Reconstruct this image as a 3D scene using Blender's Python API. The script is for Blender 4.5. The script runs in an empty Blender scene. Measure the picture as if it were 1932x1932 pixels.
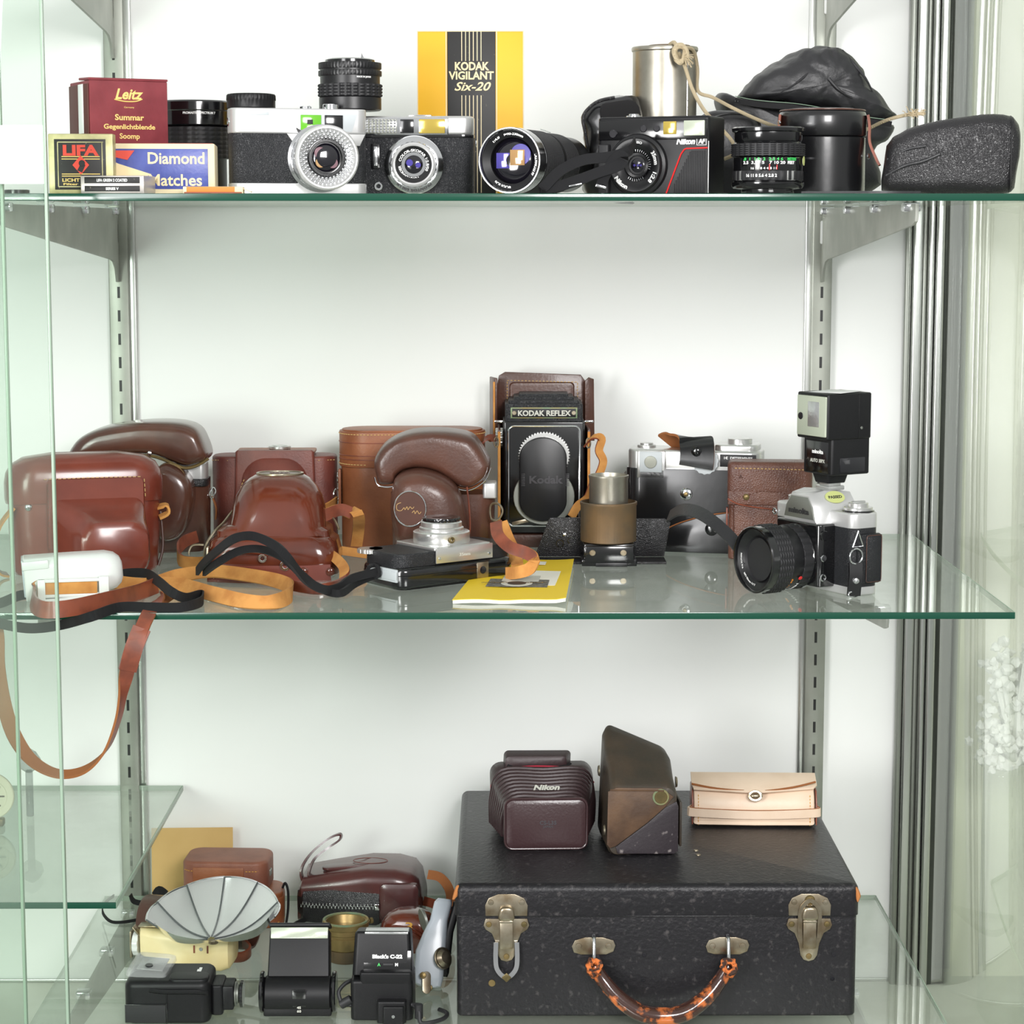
import bpy, bmesh, math, random
from mathutils import Vector, Matrix, Euler, noise
D = bpy.data; S = bpy.context.scene; COL = S.collection
rad = math.radians; PI = math.pi
# ---------------- camera ----------------
F = 4200.0; TILT = rad(7.34); YAW = rad(0.218); ZC = 0.865
cam_d = D.cameras.new('camera'); cam = D.objects.new('camera', cam_d); COL.objects.link(cam)
cam_d.sensor_width = 36; cam_d.sensor_fit = 'HORIZONTAL'; cam_d.lens = F / 1932 * 36
cam_d.clip_start = 0.05; cam_d.clip_end = 50
cam.location = (0, 0, ZC); cam.rotation_euler = (rad(90) - TILT, 0, -YAW)
S.camera = cam
# ---------------- world and light ----------------
w = D.worlds.new('room'); S.world = w; w.use_nodes = True
nt = w.node_tree; nt.nodes.clear()
o = nt.nodes.new('ShaderNodeOutputWorld'); bg = nt.nodes.new('ShaderNodeBackground')
tc = nt.nodes.new('ShaderNodeTexCoord'); sp = nt.nodes.new('ShaderNodeSeparateXYZ'); rp = nt.nodes.new('ShaderNodeValToRGB')
mr = nt.nodes.new('ShaderNodeMapRange'); mr.inputs[1].default_value = -1; mr.inputs[2].default_value = 1
nt.links.new(tc.outputs['Generated'], sp.inputs[0]); nt.links.new(sp.outputs[2], mr.inputs[0]); nt.links.new(mr.outputs[0], rp.inputs[0])
e = rp.color_ramp.elements
e[0].position = 0.25; e[0].color = (0.34, 0.35, 0.33, 1); e[1].position = 0.75; e[1].color = (0.85, 0.86, 0.85, 1)
x = e.new(0.5); x.color = (0.60, 0.61, 0.60, 1)
nt.links.new(rp.outputs[0], bg.inputs[0]); bg.inputs[1].default_value = 0.85
nt.links.new(bg.outputs[0], o.inputs[0])
def area(name, loc, target, sx, sy, power, col=(1, 1, 1)):
    l = D.lights.new(name, 'AREA'); l.shape = 'RECTANGLE'; l.size = sx; l.size_y = sy; l.energy = power; l.color = col
    ob = D.objects.new(name, l); COL.objects.link(ob); ob.location = loc
    ob.rotation_euler = (Vector(target) - Vector(loc)).to_track_quat('-Z', 'Y').to_euler(); return ob
area('cabinet_tube_light', (0.0, 1.95, ZC + 0.62), (0, 2.2, ZC), 1.3, 0.10, 0.3, (1, 0.99, 0.97))
area('room_light_right', (0.5, 0.0, ZC + 0.42), (0.0, 2.2, ZC - 0.3), 0.6, 0.5, 34, (1, 0.985, 0.98))
area('room_light_left', (-1.0, 0.2, ZC + 0.3), (0.0, 2.2, ZC - 0.3), 0.5, 0.9, 13, (0.99, 0.99, 1))
area('fill_light_low', (-1.15, 0.35, ZC - 0.2), (0.1, 2.2, ZC - 0.42), 0.5, 0.5, 19, (1, 0.99, 0.98))  # added fill lamp, no real fixture: lifts the wall behind the lower shelves
S.view_settings.view_transform = 'Standard'; S.view_settings.look = 'None'
S.view_settings.exposure = -0.06; S.view_settings.gamma = 1; S.view_settings.use_curve_mapping = False
# ---------------- pixel <-> place ----------------
RC = Euler((rad(90) - TILT, 0, -YAW)).to_matrix()
def ray(px, py): return RC @ Vector(((px - 966) / F, -(py - 966) / F, -1.0))
def P(px, py, Y):
    r = ray(px, py); return Vector((0, 0, ZC)) + r * (Y / r.y)
def G(px, py, z):
    r = ray(px, py); return Vector((0, 0, ZC)) + r * ((z - ZC) / r.z)
def AT(px, Y, z):
    v = RC.transposed() @ Vector((0, Y, z - ZC)); x0 = 0.0
    for _ in range(4):
        v = RC.transposed() @ Vector((x0, Y, z - ZC)); x0 += ((px - 966) / F * -v.z - v.x)
    return Vector((x0, Y, z))
Z1 = ZC + 0.0262; Z2 = ZC - 0.343; Z3 = ZC - 0.760; WALL = 2.48
# ---------------- materials ----------------
def lin(c): return tuple(((v / 255) / 12.92 if v / 255 < 0.04045 else ((v / 255 + 0.055) / 1.055) ** 2.4) for v in c)
MATS = {}
def mat(name, rgb, rough=0.5, metal=0.0, bump=None, var=None, coat=0.0, trans=0.0, alpha=1.0, aniso=0, spec=0.5, emit=None, ior=1.5):
    m = D.materials.new(name); m.use_nodes = True; n = m.node_tree; b = n.nodes['Principled BSDF']
    c = lin(rgb) + (1,)
    b.inputs['Base Color'].default_value = c; b.inputs['Roughness'].default_value = rough; b.inputs['Metallic'].default_value = metal
    b.inputs['Coat Weight'].default_value = coat; b.inputs['Coat Roughness'].default_value = 0.12
    b.inputs['Transmission Weight'].default_value = trans; b.inputs['Alpha'].default_value = alpha; b.inputs['IOR'].default_value = ior
    b.inputs['Specular IOR Level'].default_value = spec
    t = n.nodes.new('ShaderNodeTexCoord')
    if bump:
        kind = bump[2] if len(bump) > 2 else 'noise'
        mp = n.nodes.new('ShaderNodeMapping'); n.links.new(t.outputs['Object'], mp.inputs[0])
        if kind == 'voronoi':
            x = n.nodes.new('ShaderNodeTexVoronoi'); x.feature = 'DISTANCE_TO_EDGE'; out = x.outputs[0]
        elif kind == 'brush':
            x = n.nodes.new('ShaderNodeTexNoise'); mp.inputs['Scale'].default_value = (1, 1, 0.02); out = x.outputs[0]
        elif kind == 'weave':
            x = n.nodes.new('ShaderNodeTexWave'); x.bands_direction = 'DIAGONAL'; out = x.outputs[1]
        else:
            x = n.nodes.new('ShaderNodeTexNoise'); x.inputs['Detail'].default_value = 4; out = x.outputs[0]
        n.links.new(mp.outputs[0], x.inputs['Vector']); x.inputs['Scale'].default_value = bump[0]
        bp = n.nodes.new('ShaderNodeBump'); bp.inputs['Strength'].default_value = bump[1]; bp.inputs['Distance'].default_value = 0.0006
        n.links.new(out, bp.inputs['Height']); n.links.new(bp.outputs[0], b.inputs['Normal'])
    if var:   # (scale, rgb2, lo, hi)
        x = n.nodes.new('ShaderNodeTexNoise'); x.inputs['Scale'].default_value = var[0]; x.inputs['Detail'].default_value = 6
        n.links.new(t.outputs['Object'], x.inputs['Vector'])
        r = n.nodes.new('ShaderNodeValToRGB'); n.links.new(x.outputs[0], r.inputs[0])
        lo = var[2] if len(var) > 2 else 0.4; hi = var[3] if len(var) > 3 else 0.65
        r.color_ramp.elements[0].position = lo; r.color_ramp.elements[0].color = c
        r.color_ramp.elements[1].position = hi; r.color_ramp.elements[1].color = lin(var[1]) + (1,)
        n.links.new(r.outputs[0], b.inputs['Base Color'])
    if emit: b.inputs['Emission Color'].default_value = lin(emit) + (1,); b.inputs['Emission Strength'].default_value = 1
    MATS[name] = m; return m
def pane(name, tint, dust, dustcol, rough=0.0, ior=1.5, noise_scale=9):
    m = D.materials.new(name); m.use_nodes = True; n = m.node_tree; n.nodes.clear()
    out = n.nodes.new('ShaderNodeOutputMaterial'); tr = n.nodes.new('ShaderNodeBsdfTransparent'); gl = n.nodes.new('ShaderNodeBsdfGlossy')
    tr.inputs[0].default_value = lin(tint) + (1,); gl.inputs[0].default_value = (0.97, 0.99, 0.975, 1); gl.inputs[1].default_value = rough
    geo = n.nodes.new('ShaderNodeNewGeometry'); vm = n.nodes.new('ShaderNodeVectorMath'); vm.operation = 'DOT_PRODUCT'
    n.links.new(geo.outputs['Incoming'], vm.inputs[0]); n.links.new(geo.outputs['Normal'], vm.inputs[1])
    ab = n.nodes.new('ShaderNodeMath'); ab.operation = 'ABSOLUTE'; n.links.new(vm.outputs['Value'], ab.inputs[0])
    one = n.nodes.new('ShaderNodeMath'); one.operation = 'SUBTRACT'; one.inputs[0].default_value = 1; n.links.new(ab.outputs[0], one.inputs[1])
    pw = n.nodes.new('ShaderNodeMath'); pw.operation = 'POWER'; n.links.new(one.outputs[0], pw.inputs[0]); pw.inputs[1].default_value = 5
    ml = n.nodes.new('ShaderNodeMath'); ml.operation = 'MULTIPLY_ADD'; n.links.new(pw.outputs[0], ml.inputs[0]); ml.inputs[1].default_value = 0.90; ml.inputs[2].default_value = 0.04
    mx = n.nodes.new('ShaderNodeMixShader'); n.links.new(ml.outputs[0], mx.inputs[0]); n.links.new(tr.outputs[0], mx.inputs[1]); n.links.new(gl.outputs[0], mx.inputs[2])
    last = mx
    if dust:
        df = n.nodes.new('ShaderNodeBsdfDiffuse'); df.inputs[0].default_value = lin(dustcol) + (1,)
        t = n.nodes.new('ShaderNodeTexCoord'); x = n.nodes.new('ShaderNodeTexNoise'); x.inputs['Scale'].default_value = noise_scale; x.inputs['Detail'].default_value = 8
        n.links.new(t.outputs['Object'], x.inputs['Vector']); r = n.nodes.new('ShaderNodeMapRange'); n.links.new(x.outputs[0], r.inputs[0])
        r.inputs[1].default_value = 0.3; r.inputs[2].default_value = 0.7; r.inputs[3].default_value = dust * 0.45; r.inputs[4].default_value = dust * 1.5
        m2 = n.nodes.new('ShaderNodeMixShader'); n.links.new(r.outputs[0], m2.inputs[0]); n.links.new(mx.outputs[0], m2.inputs[1]); n.links.new(df.outputs[0], m2.inputs[2]); last = m2
    n.links.new(last.outputs[0], out.inputs[0]); MATS[name] = m; return m
# ---------------- geometry (millimetres) ----------------
def rr(w, h, r, n=5):
    r = min(r, w / 2 - 0.01, h / 2 - 0.01); r = max(r, 0.01); pts = []
    for cx, cy, a0 in ((w/2-r, h/2-r, 0), (-w/2+r, h/2-r, 90), (-w/2+r, -h/2+r, 180), (w/2-r, -h/2+r, 270)):
        for k in range(n + 1):
            a = rad(a0 + 90 * k / n); pts.append((cx + r * math.cos(a), cy + r * math.sin(a)))
    return pts
def smooth(pts, n=5, closed=True):
    P_ = [Vector(p) for p in pts]; L = len(P_); out = []
    for i in range(L if closed else L - 1):
        g = (lambda k: P_[k % L]) if closed else (lambda k: P_[max(0, min(L - 1, k))])
        a, b, c, d = g(i-1), g(i), g(i+1), g(i+2)
        for k in range(n):
            t = k / n
            out.append(0.5 * ((2*b) + (c-a)*t + (2*a-5*b+4*c-d)*t*t + (3*b-a-3*c+d)*t**3))
    if not closed: out.append(P_[-1])
    return out
def loft(loops, cap=True, closed=False):
    bm = bmesh.new(); R = [[bm.verts.new(p) for p in L] for L in loops]; n = len(R[0])
    rng = range(len(R) if closed else len(R) - 1)
    for i in rng:
        a, b = R[i], R[(i+1) % len(R)]
        for k in range(n): bm.faces.new((a[k], a[(k+1) % n], b[(k+1) % n], b[k]))
    if cap and not closed:
        bm.faces.new(list(reversed(R[0]))); bm.faces.new(R[-1])
    bmesh.ops.recalc_face_normals(bm, faces=bm.faces); return bm
def box(sx, sy, sz, b=1.0, c=(0, 0, 0), seg=2):
    bm = bmesh.new(); bmesh.ops.create_cube(bm, size=1)
    bmesh.ops.scale(bm, vec=(sx, sy, sz), verts=bm.verts)
    if b > 0: bmesh.ops.bevel(bm, geom=bm.edges[:], offset=min(b, sx*.45, sy*.45, sz*.45), segments=seg, profile=0.5, affect='EDGES')
    bmesh.ops.translate(bm, vec=c, verts=bm.verts); return bm
def pill(w, d, h, r, e=3, eb=None, z=0, taper=0.0, c=(0, 0), n=6, ne=4):
    """standing soft box, base at z; r corner radius in plan, e / eb rounding of top / bottom edge; taper shrinks the top"""
    eb = e if eb is None else eb; L = []
    for k in range(ne + 1):
        a = rad(90 * k / ne); s = eb * (1 - math.sin(a)); L.append((s, z + eb * (1 - math.cos(a))))
    for k in range(ne + 1):
        a = rad(90 * k / ne); s = e * (1 - math.cos(a)); L.append((s, z + h - e + e * math.sin(a)))
    loops = []
    for s, zz in L:
        t = 1 - taper * (zz - z) / h
        loops.append([(x + c[0], y + c[1], zz) for x, y in rr(max(w*t - 2*s, 1), max(d*t - 2*s, 1), max(r*t - s, 0.3), n)])
    return loft(loops)
def lathe(prof, seg=48, closed=False):
    """prof of (r, z) or (r, z, cut): cut is how deep every other vertex is cut (ribs)"""
    loops = []
    for p in prof:
        r, z = p[0], p[1]; k = p[2] if len(p) > 2 else 0
        loops.append([((r - (k if (i // 2) % 2 else 0)) * math.cos(2*PI*i/seg), (r - (k if (i // 2) % 2 else 0)) * math.sin(2*PI*i/seg), z) for i in range(seg)])
    return loft(loops, cap=not closed, closed=closed)
def cyl(r, h, c=(0, 0, 0), b=0.5, seg=40, r2=None):
    r2 = r if r2 is None else r2; b = min(b, h*.4, r*.4)
    bm = lathe([(r-b, 0), (r, b), (r2, h-b), (r2-b, h)], seg); bmesh.ops.translate(bm, vec=c, verts=bm.verts); return bm
def ring(r1, r2, h, c=(0, 0, 0), seg=48, b=0.4):
    bm = lathe([(r1, b), (r1+b, 0), (r2-b, 0), (r2, b), (r2, h-b), (r2-b, h), (r1+b, h), (r1, h-b)], seg, closed=True)
    bmesh.ops.translate(bm, vec=c, verts=bm.verts); return bm
def prism(pts, d, y0=0, b=0):
    """outline in XZ extruded along +y from y0"""
    bm = bmesh.new(); a = [bm.verts.new((p[0], y0, p[1])) for p in pts]; c = [bm.verts.new((p[0], y0 + d, p[1])) for p in pts]; n = len(pts)
    bm.faces.new(a); bm.faces.new(list(reversed(c)))
    for i in range(n): bm.faces.new((a[i], a[(i+1) % n], c[(i+1) % n], c[i]))
    bmesh.ops.recalc_face_normals(bm, faces=bm.faces)
    if b > 0:
        ed = [e for e in bm.edges if abs(e.verts[0].co.y - e.verts[1].co.y) < 1e-6]
        bmesh.ops.bevel(bm, geom=ed, offset=b, segments=2, profile=0.5, affect='EDGES')
    return bm
def near(p, line):
    best = None
    for a, b in zip(line, line[1:]):
        a = Vector(a); b = Vector(b); t = max(0, min(1, (p - a).dot(b - a) / (b - a).length_squared)); q = a.lerp(b, t)
        if best is None or (p - q).length < (p - best).length: best = q
    return best
def puff(outline, depth, e=0.5, n=6, sm=4, y0=0.0, spine=None):
    """closed soft body from an outline in XZ; e: 1 = ellipsoid, small = boxy"""
    pts = smooth([(p[0], p[1]) for p in outline], sm) if sm > 1 else [Vector(p) for p in outline]
    c = sum(pts, Vector((0, 0))) / len(pts); loops = []; cs = [near(p, spine) if spine else c for p in pts]
    for k in range(-n, n + 1):
        a = rad(88 * k / n); s = max(math.cos(a), 0.001) ** e; yy = math.copysign(abs(math.sin(a)) ** e, a) * depth / 2
        loops.append([((c.x + (p.x - c.x) * s), y0 + yy, (c.y + (p.y - c.y) * s)) for p, c in zip(pts, cs)])
    return loft(loops)
def tube(path, r, seg=10, sm=6, closed=False, r_end=None):
    pts = smooth([Vector(p) for p in path], sm, closed) if sm > 1 else [Vector(p) for p in path]
    loops = []; N = len(pts); up = Vector((0.13, 0.31, 0.94)); prev = None
    for i, p in enumerate(pts):
        if closed: t = (pts[(i+1) % N] - pts[i-1])
        else: t = pts[min(i+1, N-1)] - pts[max(i-1, 0)]
        t = t.normalized() if t.length > 0 else Vector((1, 0, 0))
        s = (prev - t * prev.dot(t)) if prev else up.cross(t)
        if s.length < 1e-4: s = Vector((1, 0, 0)).cross(t)
        s.normalize(); prev = s; u = t.cross(s); rr_ = r if r_end is None else r + (r_end - r) * i / (N - 1)
        loops.append([p + (s * math.cos(2*PI*k/seg) + u * math.sin(2*PI*k/seg)) * rr_ for k in range(seg)])
    return loft(loops, cap=not closed, closed=closed)
def ribbon(path, w, t=1.6, W=(0, 0, 1), sm=8, two=False):
    """strap along path; W: width direction (one, or one per control point)"""
    ctrl = [Vector(p) for p in path]; Ws = [Vector(W)] * len(ctrl) if not isinstance(W[0], (tuple, list, Vector)) else [Vector(q) for q in W]
    pts = smooth(ctrl, sm, False); wd = smooth(Ws, sm, False); loops = []; N = len(pts)
    for i, p in enumerate(pts):
        T = (pts[min(i+1, N-1)] - pts[max(i-1, 0)]).normalized(); s = wd[i] - T * wd[i].dot(T)
        if s.length < 1e-5: s = Vector((0.1, 0.2, 1)).cross(T)
        s.normalize(); nn = T.cross(s)
        loops.append([p + s*(w/2) + nn*(t/2), p - s*(w/2) + nn*(t/2), p - s*(w/2) - nn*(t/2), p + s*(w/2) - nn*(t/2)])
    bm = loft(loops)
    if two:
        bm.faces.ensure_lookup_table()
        for i in range(N - 1):
            bm.faces[i*4].material_index = 0
            for k in (1, 2, 3): bm.faces[i*4+k].material_index = 1
    return bm
def join(*bms):
    out = bmesh.new()
    for b in bms:
        me = D.meshes.new('tmp'); b.to_mesh(me); out.from_mesh(me); D.meshes.remove(me); b.free()
    return out
def tf(bm, loc=(0, 0, 0), rot=(0, 0, 0), sc=(1, 1, 1)):
    bm.transform(Matrix.Translation(loc) @ Euler([rad(a) for a in rot]).to_matrix().to_4x4() @ Matrix.Diagonal((*sc, 1))); 
    if sc[0]*sc[1]*sc[2] < 0: bmesh.ops.reverse_faces(bm, faces=bm.faces)
    return bm
def rough(bm, amp, scale=0.03, cuts=0, seed=0):
    if cuts: bmesh.ops.subdivide_edges(bm, edges=bm.edges[:], cuts=cuts, use_grid_fill=True)
    bm.normal_update()
    mv = [(v, v.normal * (noise.noise(v.co * scale + Vector((seed, seed*2.3, 5))) * amp)) for v in bm.verts]
    for v, d in mv: v.co += d
    return bm
def txt(s, h, w=None, ext=0.15, bold=0.0, shear=0.0, align='CENTER', sp=1.0):
    """lettering facing -y, capital height about h mm, optional total width w"""
    c = D.curves.new('t', 'FONT'); c.body = s; c.size = h / 0.73; c.extrude = ext; c.offset = bold; c.shear = shear
    c.align_x = align; c.resolution_u = 3; c.space_character = sp
    ob = D.objects.new('t', c); COL.objects.link(ob); bpy.context.view_layer.update()
    me = D.meshes.new_from_object(ob.evaluated_get(bpy.context.evaluated_depsgraph_get()))
    D.objects.remove(ob); D.curves.remove(c); bm = bmesh.new(); bm.from_mesh(me); D.meshes.remove(me)
    xs = [v.co.x for v in bm.verts]; ys = [v.co.y for v in bm.verts]
    if not xs: return bm
    k = w / (max(xs) - min(xs)) if w else 1.0; cy = h / 2
    for v in bm.verts: v.co = Vector((v.co.x * k, -v.co.z, v.co.y - cy))
    return bm
def around(bm, R, a0=0):
    """bend lettering (facing -y) around a ring of radius R in the XZ plane, a0 = angle from top, clockwise"""
    for v in bm.verts:
        a = v.co.x / R + rad(a0); r = R + v.co.z; v.co = Vector((r * math.sin(a), v.co.y, r * math.cos(a)))
    return bm
def wrap(bm, R, z=0, a0=0):
    """wrap lettering (facing -y) round a vertical cylinder of radius R"""
    for v in bm.verts:
        a = v.co.x / R + rad(a0); r = R - v.co.y; v.co = Vector((r * math.sin(a), -r * math.cos(a), v.co.z + z))
    return bm
FR = (90, 0, 0)      # turns a lathe (axis z) so that it looks along -y
# ---------------- scene objects ----------------
def chain(o):
    m = Matrix.Identity(4)
    while o: m = o.matrix_basis @ m; o = o.parent
    return m
def thing(name, label, cat, loc=(0, 0, 0), rz=0, group=None, rot=None):
    o = D.objects.new(name, None); o.empty_display_size = 0.01; COL.objects.link(o); o.location = loc
    o.rotation_euler = Euler([rad(a) for a in rot]) if rot else (0, 0, rad(rz)); o['label'] = label; o['category'] = cat
    if group: o['group'] = group
    return o
def mk(name, m, bm, sharp=38):
    bm.transform(Matrix.Scale(0.001, 4))
    me = D.meshes.new(name); bm.to_mesh(me); bm.free()
    for q in (m if isinstance(m, (list, tuple)) else [m]): me.materials.append(MATS[q] if isinstance(q, str) else q)
    me.polygons.foreach_set('use_smooth', [True] * len(me.polygons)); me.set_sharp_from_angle(angle=rad(sharp))
    o = D.objects.new(name, me); COL.objects.link(o); return o
def part(parent, name, m, bm, label=None, world=False, sharp=38):
    if world: bm.transform(Matrix.Scale(1000, 4) @ chain(parent).inverted() @ Matrix.Scale(0.001, 4))
    o = mk(name, m, bm, sharp); o.parent = parent
    if label: o['label'] = label
    return o
def solo(name, label, cat, m, bm, loc=(0, 0, 0), rz=0, group=None, sharp=38, rot=None):
    o = mk(name, m, bm, sharp); o.location = loc; o.rotation_euler = Euler([rad(a) for a in rot]) if rot else (0, 0, rad(rz))
    o['label'] = label; o['category'] = cat
    if group: o['group'] = group
    return o
def struct(name, m, bm, loc=(0, 0, 0)):
    o = mk(name, m, bm); o.location = loc; o['kind'] = 'structure'; return o
def mm(v): return Vector(v) * 1000
def GW(pts, z0=0.0):
    """(px, py, height in mm above z0) -> world mm"""
    return [G(p[0], p[1], z0 + p[2] / 1000) * 1000 for p in pts]
def OL(pts, Y, base):
    """outline seen in pixels at depth Y -> (x, z) in mm about a base point"""
    return [((P(a, b, Y).x - base.x) * 1000, (P(a, b, Y).z - base.z) * 1000) for a, b in pts]
def stitches(parent, pts, m='thread', l=2.4, gap=1.4, r=0.35, name='stitching'):
    pts = [Vector(p) for p in pts]; out = []; i = 0; acc = []
    tot = [0.0]
    for a, b in zip(pts, pts[1:]): tot.append(tot[-1] + (b - a).length)
    def at(d):
        for k in range(len(tot) - 1):
            if tot[k+1] >= d: return pts[k].lerp(pts[k+1], (d - tot[k]) / max(tot[k+1] - tot[k], 1e-6))
        return pts[-1]
    d = 0
    while d + l < tot[-1]:
        out.append(tube([at(d), at(d + l)], r, 5, 1)); d += l + gap
    return part(parent, name, m, join(*out)) if out else None
# ---------------- material list ----------------
mat('paint_white', (244, 245, 243), 0.6, bump=(60, 0.05))
mat('floor_white', (212, 216, 204), 0.55, var=(7, (190, 192, 178)), bump=(40, 0.1))
mat('cream_panel', (232, 233, 214), 0.7)
pane('shelf_glass', (251, 254, 252), 0.13, (196, 200, 188))
pane('clear_glass', (252, 254, 252), 0.03, (215, 222, 212))
pane('door_glass', (249, 253, 250), 0.03, (205, 222, 205))
pane('clear_plastic', (225, 228, 226), 0.25, (190, 194, 192), rough=0.1)
mat('glass_edge', (8, 70, 52), 0.15, coat=0.6)
mat('glass_edge_pale', (150, 172, 152), 0.25)
mat('steel_grey', (150, 152, 143), 0.42, 0.75, bump=(70, 0.08), var=(18, (172, 174, 165)))
mat('bracket_grey', (160, 163, 155), 0.5, 0.35, var=(12, (186, 188, 180)))
mat('aluminium', (198, 200, 196), 0.28, 0.95)
mat('aluminium_dark', (150, 153, 146), 0.4, 0.8)
mat('chrome', (225, 226, 228), 0.12, 1.0)
mat('satin', (214, 214, 212), 0.3, 0.85, bump=(900, 0.05))
mat('silver_paint', (205, 205, 204), 0.35, 0.5)
mat('nickel', (176, 166, 146), 0.3, 0.9, var=(60, (140, 124, 100)))
mat('brass', (150, 128, 84), 0.4, 0.75, var=(40, (110, 98, 66)), bump=(200, 0.1))
mat('brass_dark', (128, 104, 76), 0.5, 0.55, bump=(600, 0.3, 'brush'), var=(30, (104, 92, 76)))
mat('verdigris', (120, 140, 110), 0.55, 0.4, var=(60, (150, 125, 70)))
mat('black_plastic', (20, 20, 22), 0.42, bump=(1500, 0.15), spec=0.35)
mat('black_gloss', (14, 14, 16), 0.14, coat=0.7)
mat('black_satin', (22, 22, 24), 0.36)
mat('black_rubber', (34, 34, 36), 0.55)
mat('black_leather', (32, 31, 33), 0.34, bump=(620, 0.9, 'voronoi'))
mat('black_leatherette', (32, 33, 36), 0.4, bump=(900, 1.0, 'voronoi'), spec=0.4)
mat('black_shiny_leather', (20, 20, 22), 0.3, coat=0.5, bump=(90, 0.2))
mat('black_soft_leather', (40, 40, 42), 0.42, bump=(300, 0.45))
mat('black_suede', (22, 21, 22), 0.95)
mat('case_cloth', (30, 29, 32), 0.38, bump=(240, 1.2), var=(150, (90, 86, 86), 0.58, 0.85), spec=0.4)
mat('torn_leather', (206, 112, 52), 0.8, var=(170, (58, 36, 26), 0.46, 0.56), bump=(200, 1.0))
mat('clear_cap', (236, 238, 238), 0.08, alpha=0.28, coat=1.0)
mat('case_edge', (182, 116, 62), 0.8)
mat('webbing', (34, 34, 37), 0.7, bump=(1800, 0.8, 'weave'))
mat('leather_red', (122, 56, 42), 0.27, coat=0.35, bump=(90, 0.12), var=(26, (108, 48, 36)))
mat('leather_dark', (92, 58, 46), 0.24, coat=0.4, bump=(120, 0.12), var=(22, (76, 48, 40)))
mat('leather_wine', (120, 62, 52), 0.45, bump=(500, 0.4), var=(30, (98, 50, 44)))
mat('leather_tan', (158, 94, 58), 0.42, bump=(400, 0.3), var=(22, (132, 74, 44)))
mat('leather_dome', (104, 46, 28), 0.16, coat=0.6, var=(20, (86, 38, 24)))
mat('leather_brown', (92, 58, 46), 0.34, coat=0.15, bump=(350, 0.4), var=(24, (78, 50, 41)))
mat('leather_grain', (112, 74, 60), 0.4, bump=(450, 1.0, 'voronoi'), var=(40, (92, 58, 48)))
mat('leather_box', (146, 92, 72), 0.5, bump=(700, 0.4), var=(30, (126, 76, 60)))
mat('leather_worn', (58, 52, 44), 0.5, bump=(260, 0.5), var=(26, (74, 62, 50)))
mat('leather_worn_flap', (78, 58, 44), 0.55, bump=(260, 0.5), var=(30, (104, 78, 56)))
mat('leather_scuffed', (52, 46, 50), 0.45, bump=(300, 0.5), var=(120, (150, 142, 140), 0.62, 0.75))
mat('leather_burgundy', (62, 42, 44), 0.3, coat=0.2, bump=(380, 0.4))
mat('leather_burgundy_dark', (56, 40, 42), 0.42, bump=(300, 0.3))
mat('leather_wine_gloss', (84, 44, 42), 0.28, coat=0.3, bump=(120, 0.2), var=(20, (70, 42, 42)))
mat('leather_strap', (140, 72, 50), 0.4, coat=0.15, var=(60, (112, 58, 42)))
mat('leather_pale', (238, 214, 190), 0.42, bump=(500, 0.2), var=(30, (230, 204, 178)))
mat('suede_tan', (206, 146, 78), 0.9, bump=(500, 0.4), var=(60, (186, 124, 62)))
mat('suede_dark', (150, 92, 50), 0.9, bump=(500, 0.4))
mat('thread', (206, 168, 110), 0.8)
mat('thread_gold', (214, 160, 60), 0.7)
mat('thread_dark', (92, 50, 34), 0.8)
mat('thread_green', (128, 150, 130), 0.8)
mat('card_red', (168, 76, 84), 0.5, bump=(700, 0.8, 'weave'), var=(34, (146, 62, 70)))
mat('card_red_dark', (92, 46, 38), 0.6)
mat('card_gold', (196, 190, 140), 0.4, 0.3, var=(60, (160, 156, 110)))
mat('card_black', (26, 25, 24), 0.5, var=(300, (120, 112, 96), 0.68, 0.76))
mat('card_yellow', (240, 184, 36), 0.55, var=(12, (236, 178, 34)))
mat('card_cream', (232, 216, 178), 0.7)
mat('card_blue', (62, 74, 150), 0.35, bump=(300, 0.2), var=(60, (76, 90, 164)))
mat('card_white', (245, 246, 245), 0.7)
mat('card_orange', (244, 130, 50), 0.6)
mat('card_brown', (150, 84, 60), 0.6)
mat('card_silver', (196, 190, 184), 0.35, 0.5)
mat('manila', (216, 180, 118), 0.8, var=(8, (200, 164, 102)))
mat('paper', (240, 238, 226), 0.8)
mat('booklet_yellow', (240, 206, 34), 0.55)
mat('print_grey', (120, 120, 112), 0.7, var=(300, (70, 70, 66)))
mat('print_light', (200, 200, 190), 0.7)
mat('print_cream', (238, 218, 170), 0.5)
mat('print_gold', (236, 206, 120), 0.4)
mat('print_white', (242, 242, 240), 0.5)
mat('print_red', (220, 70, 50), 0.5)
mat('red_line', (214, 40, 40), 0.4)
mat('print_orange', (240, 150, 50), 0.5)
mat('print_green', (60, 190, 90), 0.5)
mat('print_dark', (40, 40, 40), 0.6)
mat('print_blue', (70, 90, 150), 0.6)
mat('emboss_brown', (70, 42, 34), 0.5)
mat('emboss_grey', (74, 72, 76), 0.3)
mat('can_metal', (176, 172, 160), 0.36, 0.85, bump=(60, 0.15), var=(30, (150, 145, 132)))
mat('twine', (222, 204, 168), 0.9, bump=(900, 0.8, 'weave'))
mat('cream_plastic', (240, 224, 176), 0.35, var=(30, (232, 212, 156)))
mat('white_plastic', (226, 228, 226), 0.35, coat=0.2)
mat('grey_blue_plastic', (176, 184, 192), 0.3, coat=0.3)
mat('grey_plastic', (188, 194, 196), 0.45)
mat('mirror_fan', (242, 243, 243), 0.3, 0.6, bump=(500, 0.35, 'weave'))
mat('mirror_rib', (120, 124, 126), 0.35, 0.8)
mat('lens_deep', (16, 14, 22), 0.04, coat=1.0)
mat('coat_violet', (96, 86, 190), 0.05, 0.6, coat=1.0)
mat('coat_amber', (214, 168, 110), 0.06, 0.6, coat=1.0)
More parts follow.
